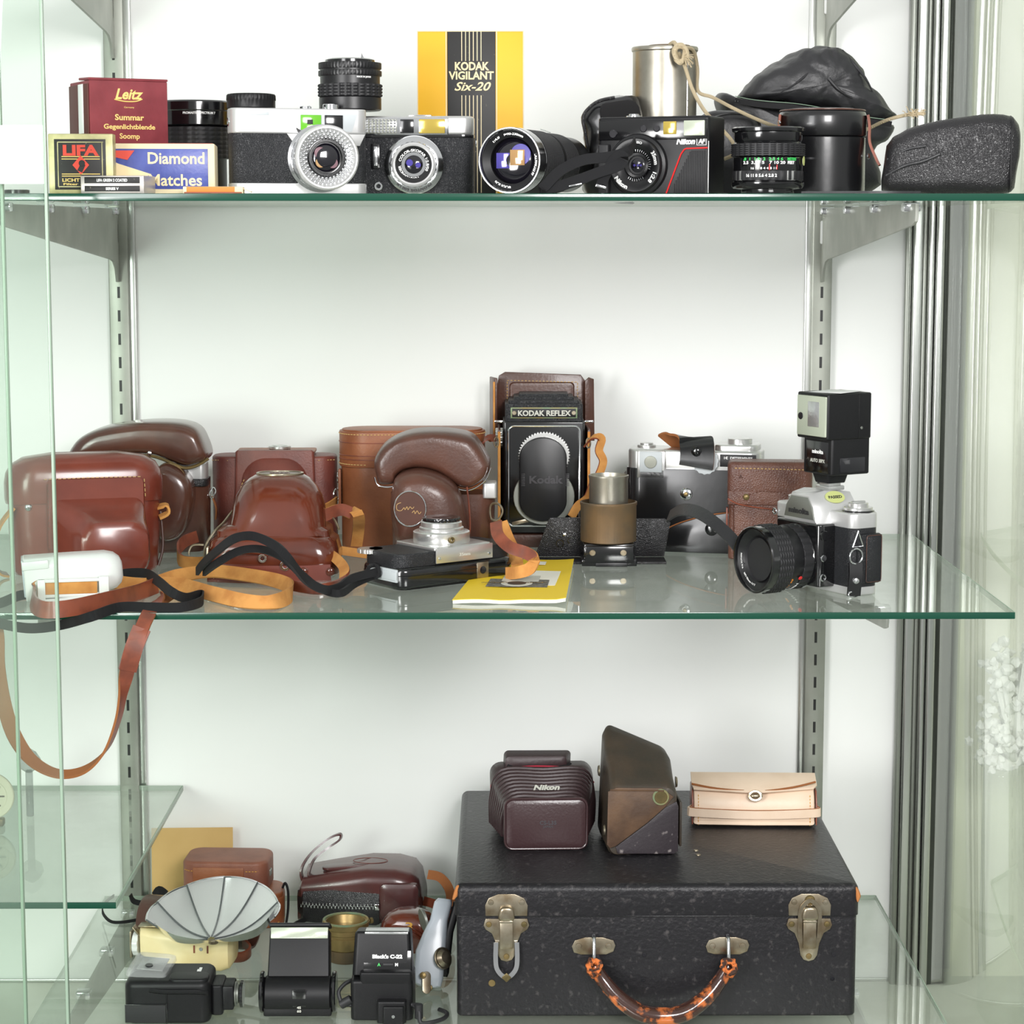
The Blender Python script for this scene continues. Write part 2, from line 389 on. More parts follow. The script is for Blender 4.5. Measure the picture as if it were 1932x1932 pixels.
mat('coat_pink', (150, 110, 120), 0.06, 0.6, coat=1.0)
mat('finder_green', (100, 178, 40), 0.12, coat=0.8)
mat('finder_gold', (206, 180, 80), 0.12, 0.5, coat=0.8)
mat('finder_clear', (190, 192, 180), 0.15, 0.4, coat=0.8)
mat('flash_lens', (196, 204, 184), 0.15, 0.2, coat=0.8, bump=(500, 0.3, 'weave'))
mat('flash_silver', (196, 198, 198), 0.2, 0.7, bump=(300, 0.3))
mat('sticker_green', (196, 204, 130), 0.5)
mat('coral_white', (246, 247, 240), 0.8, bump=(400, 0.5))
mat('wine_trim', (170, 40, 60), 0.5)
mat('ceramic', (222, 212, 190), 0.5, bump=(200, 0.6))
def dull(nm, **k): pass
# standard with slots cut by pattern
m = mat('slotted_steel', (150, 153, 144), 0.42, 0.7, var=(14, (168, 171, 162)))
n = m.node_tree; b = n.nodes['Principled BSDF']; t = n.nodes.new('ShaderNodeTexCoord'); s = n.nodes.new('ShaderNodeSeparateXYZ'); n.links.new(t.outputs['Object'], s.inputs[0])
def mth(op, a, v=None, v2=None):
    q = n.nodes.new('ShaderNodeMath'); q.operation = op
    for i, u in enumerate((a, v, v2)):
        if u is None: continue
        if isinstance(u, (int, float)): q.inputs[i].default_value = u
        else: n.links.new(u, q.inputs[i])
    return q.outputs[0]
fz = mth('MODULO', mth('ADD', s.outputs[2], 10.0), 0.0258); inz = mth('LESS_THAN', mth('ABSOLUTE', mth('SUBTRACT', fz, 0.0129)), 0.0062)
inx = mth('LESS_THAN', mth('ABSOLUTE', s.outputs[0]), 0.0015); sl = mth('MULTIPLY', inz, inx)
mx = n.nodes.new('ShaderNodeMix'); mx.data_type = 'RGBA'; n.links.new(sl, mx.inputs[0])
src = b.inputs['Base Color'].links[0].from_socket; n.links.new(src, mx.inputs[6]); mx.inputs[7].default_value = (0.01, 0.01, 0.01, 1)
n.links.new(mx.outputs[2], b.inputs['Base Color'])
ms = mth('MULTIPLY', mth('SUBTRACT', 1.0, sl), 0.7); n.links.new(ms, b.inputs['Metallic'])
# ================= the cabinet =================
struct('wall_back', 'paint_white', box(1500, 12, 1700, 0), (-0.253, WALL + 0.006, 0.62))
struct('wall_adjoining', 'cream_panel', box(700, 12, 1700, 0), (0.870, WALL + 0.020, 0.62))
struct('floor', 'floor_white', box(2400, 700, 14, 0), (0.1, 2.17, -0.007))
XR = AT(1768, WALL, ZC).x
struct('window_1', 'clear_glass', box(5, 560, 1450, 0.6), (XR + 0.008, WALL - 0.30, 0.72))
# corner post: aluminium rails that hold the side pane
po = struct('trim_1', 'aluminium_dark', box(7, 10, 1450, 2.5), (AT(1716, WALL - 0.012, ZC).x, WALL - 0.010, 0.72))
for k, (px, wdt, dpt, mt) in enumerate(((1732, 11, 13, 'aluminium'), (1746, 6, 8, 'aluminium_dark'), (1757, 7, 20, 'aluminium'), (1772, 9, 26, 'aluminium'), (1786, 6, 10, 'aluminium_dark'))):
    x0 = AT(px, WALL - 0.012, ZC).x
    struct('trim_%d' % (k + 2), mt, pill(wdt, dpt, 1450, 3, 0.5), (x0, WALL - 0.012, -0.005))
struct('baseboard_back', 'aluminium', box(1440, 4, 4, 1), (-0.253, WALL - 0.003, 0.002))
# sliding doors standing open at the left
for k, (px, Y) in enumerate(((98, 1.80), (16, 1.815))):
    xe = AT(px, Y, ZC - 0.2).x
    o_ = struct('door_%d' % (k + 1), 'door_glass', box(500, 4, 1400, 0), (xe - 0.250, Y, 0.72))
    e_ = part(o_, 'pane_edge', 'glass_edge_pale', box(2.5, 6, 1400, 0.8, (251.5, 0, 0)))
# shelves
def glass_shelf(name, label, xl, xr, yf, yb, zt, th=6.0, pale=False, slant=0):
    t = thing(name, label, 'shelf', ((xl + xr) / 2, yf, zt), 0)
    wd = (xr - xl) * 1000; dp = (yb - yf) * 1000
    part(t, 'glass_pane', 'shelf_glass', box(wd - 2, dp - 2, th, 0, (0, dp / 2, -th / 2)))
    em = 'glass_edge'
    part(t, 'polished_edge', em, join(box(wd, 1.6, th + .2, 0.5, (0, 0, -th/2)), ), label='dark green front edge of the glass')
    part(t, 'polished_edge', 'glass_edge_pale', box(1.2, dp, th, 0.4, (wd/2, dp/2, -th/2)))
    part(t, 'polished_edge', 'glass_edge_pale', box(wd, 1.2, th, 0.4, (0, dp, -th/2)))
    return t
glass_shelf('glass_shelf', 'topmost clear glass shelf carrying cameras, lenses and film boxes', -0.62, 0.462, 1.87, WALL - 0.006, Z1)
glass_shelf('glass_shelf', 'middle clear glass shelf carrying brown leather camera cases', -0.62, AT(1915, 1.96, Z2).x, 1.96, WALL - 0.012, Z2)
glass_shelf('glass_shelf', 'lowest clear glass shelf under the black suitcase', AT(195, WALL - .02, Z3).x, AT(1652, WALL - 0.012, Z3).x, 1.96, WALL - 0.012, Z3)
ZS = P(345, 1482, 2.47).z
glass_shelf('glass_shelf', 'short empty glass shelf at the lower left, ending in front of the upright', -0.70, P(345, 1482, 2.47).x, P(232, 1703, 2.03).y, 2.47, ZS)
# slotted standards
XL = AT(226, 2.47, 0.75).x; XRt = AT(1549, 2.47, 0.75).x
for X_, lb in ((XL, 'grey slotted steel shelf upright on the left'), (XRt, 'grey slotted steel shelf upright on the right, behind the flash')):
    t = thing('shelf_upright', lb, 'upright', (X_, WALL, 0.02))
    part(t, 'slotted_channel', 'slotted_steel', box(22, 12, 1400, 1.5, (0, -6, 700)))
    part(t, 'backing_strip', 'aluminium', box(8, 6, 1400, 1, (14 if X_ < 0 else -14, -3, 700)))
def bracket(X_, zt, L, lb, rest=True):
    t = thing('shelf_bracket', lb, 'bracket', (X_, WALL - 0.012, zt), 0, 'grey steel shelf brackets')
    pts = [(0, -2), (0, -82), (8, -82), (15, -68), (28, -60), (46, -57), (L - 14, -20), (L - 2, -17), (L, -12), (L, -2)]
    part(t, 'bracket_arm', 'bracket_grey', tf(prism(pts, 3.0, -1.5, 0.4), rot=(0, 0, -90)))
    part(t, 'locking_tab', 'card_white', box(5, 6, 26, 2, (-1, -4, -28)))
    if rest:
        for k in range(4):
            part(t, 'shelf_rest', 'chrome', box(15, 15, 8, 1.6, (0, -30 - k * (L - 60) / 3, -4.8)))
    return t
bracket(XL, ZC + 0.262, 520, 'bracket at the top left corner of the picture, on the left upright', False)
bracket(XRt, ZC + 0.268, 520, 'bracket at the top edge above the black zippered bag, on the right upright', False)
bracket(XL, Z1 - 0.006, 590, 'left bracket under the topmost glass shelf')
bracket(XRt, Z1 - 0.006, 560, 'right bracket under the topmost glass shelf')
bracket(XL, Z2 - 0.006, 460, 'left bracket under the middle glass shelf, mostly hidden')
bracket(XRt, Z2 - 0.006, 460, 'right bracket under the middle glass shelf')
bracket(XL, Z3 - 0.006, 460, 'left bracket seen through the lowest glass shelf')
bracket(XRt, Z3 - 0.006, 460, 'right bracket under the lowest glass shelf, below the suitcase')
# white card label on the door glass
c_ = (P(0, 236, 1.797) + P(83, 347, 1.797)) / 2; a_ = P(-25, 236, 1.797); b_ = P(83, 347, 1.797)
solo('paper_label', 'blank white card stuck to the glass door at the left', 'label', 'card_white', box((b_.x - a_.x) * 1000, 0.4, (a_.z - b_.z) * 1000, 0.1), ((a_.x + b_.x) / 2, 1.7975, (a_.z + b_.z) / 2))
# things past the side panes
def coral(base, name, label, h, wd, seed):
    random.seed(seed); bms = []
    t = thing(name, label, 'coral', base)
    for k in range(46):
        a = random.uniform(0, 2*PI); r1 = random.uniform(.15, .5) * wd; zz = random.uniform(.1, 1) * h
        p0 = Vector((0, 0, zz * .35)); p2 = Vector((r1 * math.cos(a), r1 * math.sin(a), zz)); p1 = (p0 + p2) / 2 + Vector((0, 0, -6))
        bms.append(tube([p0, p1, p2], 5.5, 7, 3, r_end=4))
        for j in range(8):
            q = p2 + Vector([random.gauss(0, 7) for _ in range(3)])
            b2 = bmesh.new(); bmesh.ops.create_icosphere(b2, subdivisions=2, radius=random.uniform(3.5, 6.5)); rough(b2, 3, 0.3, 0, k + j)
            bms.append(tf(b2, q))
    part(t, 'coral_branches', 'coral_white', join(*bms)); return t
cb = P(1915, 1450, 2.36)
coral(cb, 'coral', 'white branching coral beyond the right side pane', 125, 70, 3)
solo('display_stand', 'pale stand under the white coral beyond the right side pane', 'stand', 'clear_glass', pill(60, 60, cb.z * 1000, 10, 2), (cb.x, cb.y, 0))
zz = ZS
md = thing('medallion', 'round carved cream medallion with a star, cut by the left edge', 'medallion', (P(-16, 1520, 2.30).x, 2.30, zz))
part(md, 'disc', 'ceramic', tf(ring(17, 25, 5, b=1), (0, 0, 33), FR)); part(md, 'disc_face', 'ceramic', tf(cyl(17.5, 3), (0, -1, 33), FR))
part(md, 'star', 'emboss_brown', join(*[tf(box(1.6, 0.8, 30, .3), (0, -4.6, 33), (0, a, 0)) for a in (0, 45, 90, 135)]))
part(md, 'easel', 'brass_dark', join(box(26, 12, 8.5, 2, (0, 0, 4.25))))
fg = thing('glass_figurine', 'small clear glass figurine at the left edge above the short shelf', 'figurine', (P(-4, 1400, 2.20).x, 2.34, zz))
part(fg, 'stem', 'clear_plastic', cyl(4, 50)); part(fg, 'body', 'clear_plastic', tf(lathe([(3, 0), (11, 6), (13, 14), (8, 22), (2, 26)], 24), (0, 0, 48)))
# ================= top shelf =================
def lens_rings(parent, R, y, mats=('coat_violet',), depth=6, rr_=None, deep='lens_deep'):
    """recessed glass facing -y at depth y: dark cone, domed front element, coated reflections as inner elements"""
    part(parent, 'lens_element', deep, tf(lathe([(R, 0), (R * .96, R * .10), (R * .8, R * .22), (R * .5, R * .32), (R * .2, R * .36), (.01, R * .365)], 40), (0, y, 0), FR))
# 1 red box
zc = Z1 + 0.0435
b = AT(245, 1.955, zc)
t = thing('lens_hood_box', 'dark red cardboard box with gold script, standing on the blue matchbox', 'box', b, 27)
part(t, 'carton', 'card_red', join(box(70, 58, 54, 1, (0, 29, 27)), ))
part(t, 'carton_lid', 'card_red', tf(box(71, 30, 2.2, .8, (0, 15, 1)), (0, 0, 54), (2, 0, 0)))
part(t, 'side_flap', 'card_red_dark', box(1.2, 56, 50, .4, (-35.8, 29, 26)))
part(t, 'sticker', 'card_white', box(.5, 14, 42, .1, (-36.8, 20, 30)), label='pale paper sticker on the left side')
part(t, 'lettering', 'print_gold', tf(txt('Leitz', 9, 25, .15, .35, .3), (-1, -.1, 43)))
part(t, 'lettering', 'print_gold', join(tube([(-13, -.2, 38), (-4, -.2, 36.4), (6, -.2, 36.6), (12, -.2, 38.6)], .55, 6),))
part(t, 'lettering', 'print_gold', tf(txt('Germany', 1.6, 9), (0, -.1, 31.5)))
part(t, 'lettering', 'print_gold', tf(txt('Summar', 5, 26, .15, .18), (0, -.1, 23)))
part(t, 'lettering', 'print_gold', tf(txt('Gegenlichtblende', 4.2, 46, .15, .15), (0, -.1, 15)))
part(t, 'lettering', 'print_gold', tf(txt('Soomp', 4.6, 18, .15, .15), (0, -.1, 7)))
# 4 matchbox
b = AT(300, 1.925, Z1)
t = thing('matchbox', 'large blue matchbox lettered in cream, under the dark red box', 'matchbox', b, 5)
part(t, 'carton', 'card_cream', box(96, 60, 43, 1.2, (0, 30, 21.5)))
part(t, 'front_print', 'card_blue', box(88, .5, 34, .1, (-2, -.2, 21.5)))
part(t, 'top_print', 'card_wine' if 'card_wine' in MATS else 'card_red', box(92, 56, .5, .1, (0, 30, 43.2)))
part(t, 'lettering', 'print_cream', tf(txt('Diamond', 10, 48, .2, .25), (15, -.5, 31)))
part(t, 'lettering', 'print_cream', tf(txt('Matches', 10, 45, .2, .25), (14, -.5, 12.5)))
part(t, 'emblem', 'print_cream', prism([(-44, 31), (-34, 26), (-6, 17), (-22, 10), (-44, 2)], .4, -.9), label='cream diamond emblem')
part(t, 'emblem', 'print_red', join(prism([(-44, 37), (-20, 37), (-26, 29), (-44, 33)], .4, -1.1), prism([(-44, 14), (-24, 13), (-30, 8), (-44, 8)], .4, -1.2)), label='red corners of the emblem')
# 2 LIFA box
b = AT(154, 1.895, Z1)
t = thing('filter_box', 'gold and black box with a red diamond, leftmost on the top shelf', 'box', b, 2)
part(t, 'carton', 'card_gold', box(54, 18, 50, .8, (0, 9, 25)))
part(t, 'front_print', 'card_black', box(43, .4, 42, .1, (-.5, -.2, 24.5)))
part(t, 'border_line', 'card_gold', join(box(38, .4, .8, 0, (0, -.5, 43)), box(38, .4, .8, 0, (0, -.5, 6)), box(.8, .4, 37, 0, (-19, -.5, 24.5)), box(.8, .4, 37, 0, (18, -.5, 24.5))))
part(t, 'lettering', 'print_red', tf(txt('LIFA', 8.5, 30, .2, .55), (-.5, -.6, 36.5)))
part(t, 'ruled_line', 'print_gold', join(*[box(32, .4, .7, 0, (0, -.5, z)) for z in (31, 29, 16.5, 14.8)]))
part(t, 'emblem', 'print_red', prism([(-7, 24), (0, 32), (7, 24), (0, 16)], .4, -1))
part(t, 'emblem', 'card_black', join(tf(cyl(2.6, .5), (1, -1, 25.5), FR), prism([(-3, 19.5), (1, 17.8), (4, 24), (0, 25)], .3, -1.3)), label='black head outline in the diamond')
part(t, 'lettering', 'print_gold', tf(txt('LICHT FILTER', 2.8, 32, .15, .1), (0, -.5, 11.6)))
part(t, 'lettering', 'print_gold', tf(txt('Filter - Filtre', 1.8, 30, .15, .05), (0, -.5, 8.2)))
# 3 small filter box
b = AT(212, 1.882, Z1)
t = thing('slim_filter_box', 'flat silver and black filter carton lying before the gold box', 'box', b, -5)
part(t, 'carton', 'card_silver', box(54, 40, 15, .8, (0, 20, 7.5)))
part(t, 'front_print', 'card_black', join(box(47, .4, 5.2, .1, (0, -.2, 11.2)), box(47, .4, 4.6, .1, (0, -.2, 4.2))))
part(t, 'lettering', 'print_white', tf(txt('LIFA GREEN 2 COATED', 2.4, 26, .15, .1), (0, -.5, 11.2)))
part(t, 'lettering', 'print_white', tf(txt('SERIES V', 2.2, 11, .15, .1), (0, -.5, 4.2)))
# 5 orange box
b = AT(402, 1.885, Z1)
t = thing('slim_filter_box', 'flat torn carton with an orange edge, before the silver camera', 'box', b, 4)
part(t, 'carton', 'card_cream', join(box(50, 30, 6, .6, (0, 15, 3)), tf(box(10, 20, 1, .3), (27, 12, 3.5), (0, 22, 0))))
part(t, 'front_print', 'card_orange', box(40, .4, 4.4, .1, (-2, -.2, 3.6)))
part(t, 'front_print', 'card_brown', box(48, .4, 1.4, .1, (0, -.3, .8)), label='brown lower band')
# 6 Promaster lens
def ribs(R, z0, z1, seg=160, cut=.6): return lathe([(R - cut, z0), (R, z0 + .4, cut), (R, z1 - .4, cut), (R - cut, z1)], seg)
def studs(R, z0, z1, rows, seg=128, h=.8):
    prof = []; st = (z1 - z0) / rows
    for k in range(rows): prof += [(R - h, z0 + k*st), (R, z0 + k*st + st*.25, h), (R, z0 + k*st + st*.75, h), (R - h, z0 + (k+1)*st - .02)]
    return lathe(prof, seg)
b = AT(371, 2.06, Z1)
t = thing('camera_lens', 'wide black lens with a waffle grip, standing behind the matchbox', 'lens', b, 0)
part(t, 'barrel', 'black_satin', lathe([(27, 0), (28, 1), (28, 40), (31, 44), (31, 46)], 64))
part(t, 'focus_grip', 'black_rubber', studs(33, 34, 62, 7, 104, .9))
part(t, 'front_rim', 'black_gloss', lathe([(31, 62), (34, 64), (34, 76), (35, 77), (35, 84), (33.5, 85.5), (32, 85), (31, 80), (.1, 78)], 72))
part(t, 'lettering', 'print_white', wrap(txt('PROMASTER SPECTRUM 7', 2, 30, .1, .08), 34.1, 74, 14))
# 7 Canonet style rangefinder
b = AT(562, 1.958, Z1)
t = thing('rangefinder_camera', 'silver-topped rangefinder with a green window and a large studded lens ring', 'camera', b, 16)
def band(w, d, z0, h, r, e): return pill(w, d, h, r, e, e, z=z0)
part(t, 'leather_cover', 'black_leatherette', band(118, 30, 9, 48, 9, .6))
part(t, 'bottom_plate', 'silver_paint', band(119, 31, 0, 10, 9.5, 1.2))
part(t, 'top_plate', 'silver_paint', join(band(119, 32, 52, 21.5, 9.5, 1.5), prism([(-12, 52), (-5, 42), (52, 42), (57, 52)], 3, -16.4, .4)))
part(t, 'window_frame', 'grey_plastic', prism([(-1, 54), (-1, 69), (50, 69), (45, 54)], .8, -16.6))
part(t, 'frame_window', 'finder_green', box(18, 1.2, 13, .4, (9, -16.8, 61.5)), label='bright green frame window')
part(t, 'finder_window', 'black_gloss', box(16, 1.2, 13, .4, (29, -16.9, 61.5)), label='dark finder window')
part(t, 'name_plate', 'grey_plastic', box(18, .4, 2.6, .1, (-36, -16.2, 68.5)))
part(t, 'rangefinder_spot', 'print_dark', box(5, .4, 4, .1, (8, -17.5, 62)))
part(t, 'rewind_button', 'chrome', join(cyl(7, 5, (30, 0, 73.2)), cyl(5, 3, (8, 2, 73.2))))
part(t, 'strap_lug', 'chrome', tf(ring(2, 4, 2), (-60.5, 0, 62), (0, 90, 0)))
part(t, 'focus_tab', 'black_plastic', prism([(-1, 50), (-4, 57), (1, 54)], 1.4, -18))
ln = part(t, 'lens_barrel', 'chrome', tf(lathe([(29, 0), (29, 6), (26.5, 7), (26.5, 12), (27.5, 13), (27.5, 18), (25, 19)], 72), (17, -13, 31), FR))
part(ln, 'aperture_ring', 'black_gloss', tf(ribs(26.2, 0, 9, 144, .5), (17, -32, 31), FR))
part(ln, 'front_ring', 'silver_paint', tf(lathe([(25.5, 0), (27.5, 1), (27.5, 6), (26, 7.5), (24.8, 7.5), (24, 5), (22, 3), (14, -1)], 72), (17, -40, 31), FR))
sb = []
for q, (rad_, n_) in enumerate(((22.2, 40), (19.6, 36), (17, 32))):
    for i in range(n_):
        a = 2*PI*(i + .5*q)/n_; s_ = bmesh.new(); bmesh.ops.create_uvsphere(s_, u_segments=8, v_segments=5, radius=1.25); sb.append(tf(s_, (17 + rad_*math.cos(a), -43.5 + q*1.1, 31 + rad_*math.sin(a))))
part(ln, 'meter_cell', 'chrome', join(*sb), label='ring of clear studs around the glass')
part(ln, 'inner_ring', 'black_gloss', tf(ring(13.2, 15.6, 4), (17, -40, 31), FR))
part(ln, 'lens_element', 'lens_deep', tf(lathe([(13.4, 0), (12, 1.6), (9, 3), (5, 3.8), (.01, 4)], 48), (17, -39.5, 31), FR))
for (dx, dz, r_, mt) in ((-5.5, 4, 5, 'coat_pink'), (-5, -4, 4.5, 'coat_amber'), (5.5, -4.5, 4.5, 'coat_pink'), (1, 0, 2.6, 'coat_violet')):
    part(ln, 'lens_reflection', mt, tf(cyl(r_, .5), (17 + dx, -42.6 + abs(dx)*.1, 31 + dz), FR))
# 8 cap on it
b = AT(473, 1.958, Z1 + .0737)
t = thing('dust_cap', 'ribbed black rear lens cap resting on the silver-topped rangefinder', 'lens cap', b + Vector((0, .004, 0)), 0)
part(t, 'cap_wall', 'black_plastic', lathe([(20, 0), (21, 1), (21, 7), (21.5, 7.6, .5), (21.3, 11.5, .5), (20.5, 12.6), (17, 12.8)], 160))
part(t, 'cap_face', 'black_satin', cyl(19, 2, (0, 0, 11)))
solo('lens_filter', 'small flat black filter ring behind the white card at the far left', 'filter', 'black_gloss', ring(8, 11, 4), AT(32, 1.93, Z1))
# 10 second camera
b = AT(783, 1.998, Z1)
t = thing('compact_camera', 'compact black and chrome camera with a gold finder, right of the silver one', 'camera', b, -2)
part(t, 'leather_cover', 'black_leatherette', band(106, 30, 0, 53, 11, .8))
part(t, 'top_plate', 'satin', band(106, 31, 52, 17, 11, 2.6))
part(t, 'top_trim', 'black_gloss', band(106.6, 31.4, 50, 3, 11, .4))
fp = part(t, 'window_frame', 'chrome', box(76, 2.4, 15.5, 2, (-7, -15.6, 60)))
part(fp, 'light_cell', 'finder_clear', box(28, 1.4, 12.5, 1, (-28.5, -17, 60)))
part(fp, 'light_cell_bead', 'chrome', join(*[tf(cyl(1.1, .8, b=.4, seg=10), (-40.5 + i*3.05, -17.6, 55.3 + j*2.4), FR) for i in range(9) for j in range(5)]))
part(fp, 'finder_window', 'black_gloss', box(12, 1.4, 12, 1, (-5.5, -17, 60)), label='small dark window')
part(fp, 'finder_window', 'finder_gold', box(23, 1.6, 12.5, 2.5, (16.5, -17, 60)), label='large gold finder window')
part(t, 'flash_shoe', 'chrome', box(20, 12, 2, .5, (5, 2, 69.6)))
part(t, 'timer_lever', 'chrome', join(box(4, 2, 17, .5, (-33.5, -16.5, 34)), box(.8, 2.6, 16, .2, (-33.5, -16.9, 34))))
part(t, 'lever_base', 'black_gloss', box(8, 2, 22, 2, (-33.5, -15.8, 34)))
part(t, 'sync_socket', 'chrome', tf(ring(1.8, 3.8, 2.5), (-31, -14.8, 8), FR))
part(t, 'strap_lug', 'chrome', tf(ring(1.4, 3, 1.4), (54, -6, 45), (0, 90, 0)))
LX, LZ = 1, 26.5
ln = part(t, 'lens_barrel', 'chrome', tf(lathe([(25, 0), (25.5, 1), (25.5, 5), (24, 6.5), (21, 8), (18, 8.2), (16.5, 7)], 72), (LX, -15, LZ), FR))
part(ln, 'aperture_ring', 'chrome', tf(ribs(20, 0, 12, 96, .5), (LX, -15, LZ), FR))
part(ln, 'front_ring', 'silver_paint', tf(lathe([(19, 0), (19, 6), (17.5, 7), (16.2, 6.5), (15.6, 4), (15.6, 0)], 72, True), (LX, -24, LZ), FR))
part(ln, 'name_ring', 'black_gloss', tf(lathe([(15.8, 0), (15.6, 4), (9.5, 1.5)], 64, True), (LX, -25, LZ), FR))
part(ln, 'lettering', 'print_white', tf(join(around(txt('COLOR-SKOPAR 1:2.8/50', 2.3, 42, .1, .08), 12.4, 20), around(txt('VOIGTLÄNDER', 2.3, 24, .1, .08), 12.4, 210)), (LX, -28.6, LZ), (6, 0, 0)))
part(ln, 'lettering', 'print_dark', tf(around(txt('PRONTOR 500 LK', 2.4, 34, .1, .08), 22.5, 180), (LX, -23, LZ)))
part(ln, 'lens_element', 'lens_deep', tf(lathe([(9.6, 0), (8, 1.4), (4, 2.6), (.01, 3)], 40), (LX, -25.6, LZ), FR))
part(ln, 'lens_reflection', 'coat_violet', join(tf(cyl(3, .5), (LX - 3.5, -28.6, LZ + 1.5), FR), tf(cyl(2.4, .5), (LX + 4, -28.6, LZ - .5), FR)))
# 9 upright lens on the cameras
b = AT(661, 2.0, Z1 + .0742)
t = thing('camera_lens', 'black lens with a studded grip standing on the two cameras', 'lens', b, 0)
part(t, 'barrel', 'black_satin', lathe([(26, 0), (27.5, 1), (27.5, 11), (26.4, 12), (26.4, 40), (20, 41)], 64))
part(t, 'focus_grip', 'black_rubber', studs(28.6, 12, 23, 4, 112, 1.1))
part(t, 'aperture_ring', 'black_satin', ribs(28, 30, 34.5, 220, .3)); part(t, 'rear_ring', 'black_satin', ribs(27.8, 36, 41.5, 220, .35))
part(t, 'lens_mount', 'black_gloss', lathe([(22, 41), (22, 44), (20, 45), (15, 44)], 56))
part(t, 'mount_pin', 'chrome', tf(prism([(0, 0), (4, 0), (1, 6)], 2), (10, -10, 43.5)))
part(t, 'lettering', 'print_white', join(wrap(txt('MADE IN JAPAN', 1.6, 14, .1, .05), 26.5, 28.4, 32)))
# 11 yellow box
b = AT(888, 2.11, Z1)
t = thing('camera_carton', 'tall yellow and black cardboard box, the tallest thing on its shelf', 'box', b, -1)
w_, h_ = 99, 153
part(t, 'carton', 'card_yellow', box(w_, 46, h_, 1.2, (0, 23, h_/2)))
part(t, 'front_print', 'card_black', box(45, .4, h_ - 1, .1, (1, -.2, h_/2)), label='black centre panel with cream lines')
part(t, 'ruled_line', 'card_cream', join(*[box(1.0, .5, h_ - 1, 0, (x_, -.3, h_/2)) for x_ in (-22.5, 24.5)] + [box(.75, .5, 27, 0, (1 + (k-2.5)*3.6, -.5, h_ - 14)) for k in range(6)] + [box(.75, .5, 90, 0, (1 + (k-2.5)*3.6, -.5, 49)) for k in range(6)]))
part(t, 'worn_edge', 'card_cream', join(tube([(-49.4, -.2, 1), (-49.2, -.2, h_)], .5, 6, 1), tube([(49.4, -.2, 1), (49.3, -.2, h_)], .5, 6, 1), tube([(-49, -.2, h_-.3), (49, -.2, h_-.3)], .5, 6, 1)))
part(t, 'lettering', 'print_cream', tf(txt('KODAK', 7.4, 32, .2, .35), (1, -.5, 121)))
part(t, 'lettering', 'print_cream', tf(txt('VIGILANT', 7.4, 42, .2, .3), (1, -.5, 112.5)))
part(t, 'lettering', 'print_cream', tf(txt('Six-20', 8, 34, .2, .2, .35), (1, -.5, 102.5)))
# 12 zoom lens
b = AT(1000, 1.955, Z1)
fr = P(961, 306, 1.89)
t = thing('zoom_lens', 'long black zoom lens lying down, violet front glass towards the viewer', 'lens', (fr.x, fr.y, Z1 + .0278), -20)
part(t, 'barrel', 'black_satin', tf(lathe([(24, -150), (24.5, -148), (24.5, -120), (25.5, -119), (25.5, -70), (26.5, -68), (26.5, -16), (25.5, -15)], 64), (0, 0, 0), FR))
part(t, 'focus_grip', 'black_rubber', tf(join(*[ring(25, 27.2, 2.0, (0, 0, -66 + k*3.0), 64, .3) for k in range(15)]), (0, 0, 0), FR))
part(t, 'zoom_grip', 'black_rubber', tf(join(*[ring(24, 26.3, 2.0, (0, 0, -112 + k*3.0), 64, .3) for k in range(12)]), (0, 0, 0), FR))
part(t, 'chrome_ring', 'chrome', tf(ring(25, 27.4, 1.4, (0, 0, -18)), (0, 0, 0), FR))
part(t, 'front_rim', 'black_gloss', tf(lathe([(26.5, -16), (27.8, -15), (27.8, -1), (27, 0), (26, 0), (25.2, -1.5), (25.2, -16)], 72, True), (0, 0, 0), FR))
part(t, 'front_rim', 'chrome', tf(ring(26.2, 27.7, 1.2, (0, 0, -.6)), (0, 0, 0), FR), label='bright thread edge at the front')
part(t, 'name_ring', 'black_satin', tf(lathe([(26, -1), (25.6, -2.5), (19.4, -7), (19.2, -12), (25, -13)], 72, True), (0, 0, 0), FR))
part(t, 'lettering', 'print_white', tf(join(around(txt('1:4.8', 2.1, 7, .1, .1), 22.4, -38), around(txt('f=90-230mm', 2.1, 18, .1, .08), 22.4, 6), around(txt('AUTOMATIC', 2.4, 19, .1, .15), -22.4, -80+0), around(txt('SOLIGOR', 2.3, 16, .1, .1), -22.4, 20)), (0, 4.4, 0)))
part(t, 'lens_element', 'lens_deep', tf(lathe([(19.4, -12), (17.5, -9.5), (13, -7.4), (7, -6.4), (.01, -6)], 56), (0, 0, 0), FR))
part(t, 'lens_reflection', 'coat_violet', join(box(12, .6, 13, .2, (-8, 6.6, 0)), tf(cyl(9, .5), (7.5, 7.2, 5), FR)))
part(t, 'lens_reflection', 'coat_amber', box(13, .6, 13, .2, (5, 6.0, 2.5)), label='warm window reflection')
part(t, 'label_tab', 'clear_plastic', tf(box(8, 6, .6, .1), (8, 70, 27), (0, 20, 0)))
# 13 autofocus camera
b = AT(1247, 1.957, Z1)
t = thing('autofocus_camera', 'boxy black compact camera with a red line on its grip', 'camera', b, -24)
W_ = 102
part(t, 'body', 'black_plastic', pill(W_, 44, 66.5, 4, 2.5, 1.2, n=4))
part(t, 'top_panel', 'black_gloss', box(W_ - 3, 2, 17, .8, (0, -22, 55)))
wnd = part(t, 'flash_window', 'flash_lens', box(19, 2, 13, .8, (38, -22.8, 56)))
part(t, 'finder_window', 'finder_gold', join(box(12, 2, 11, .6, (16, -22.8, 56.5))), label='yellowish finder window')
part(t, 'finder_window', 'lens_deep', tf(cyl(3, 2), (-8, -21.8, 56), FR), label='round dark sensor window')
part(t, 'finder_window', 'lens_deep', tf(cyl(3, 2), (4, -21.8, 56), FR), label='round dark sensor window')
part(t, 'timer_lamp', 'lens_deep', tf(cyl(3.6, 2), (-36, -21.8, 52), FR))
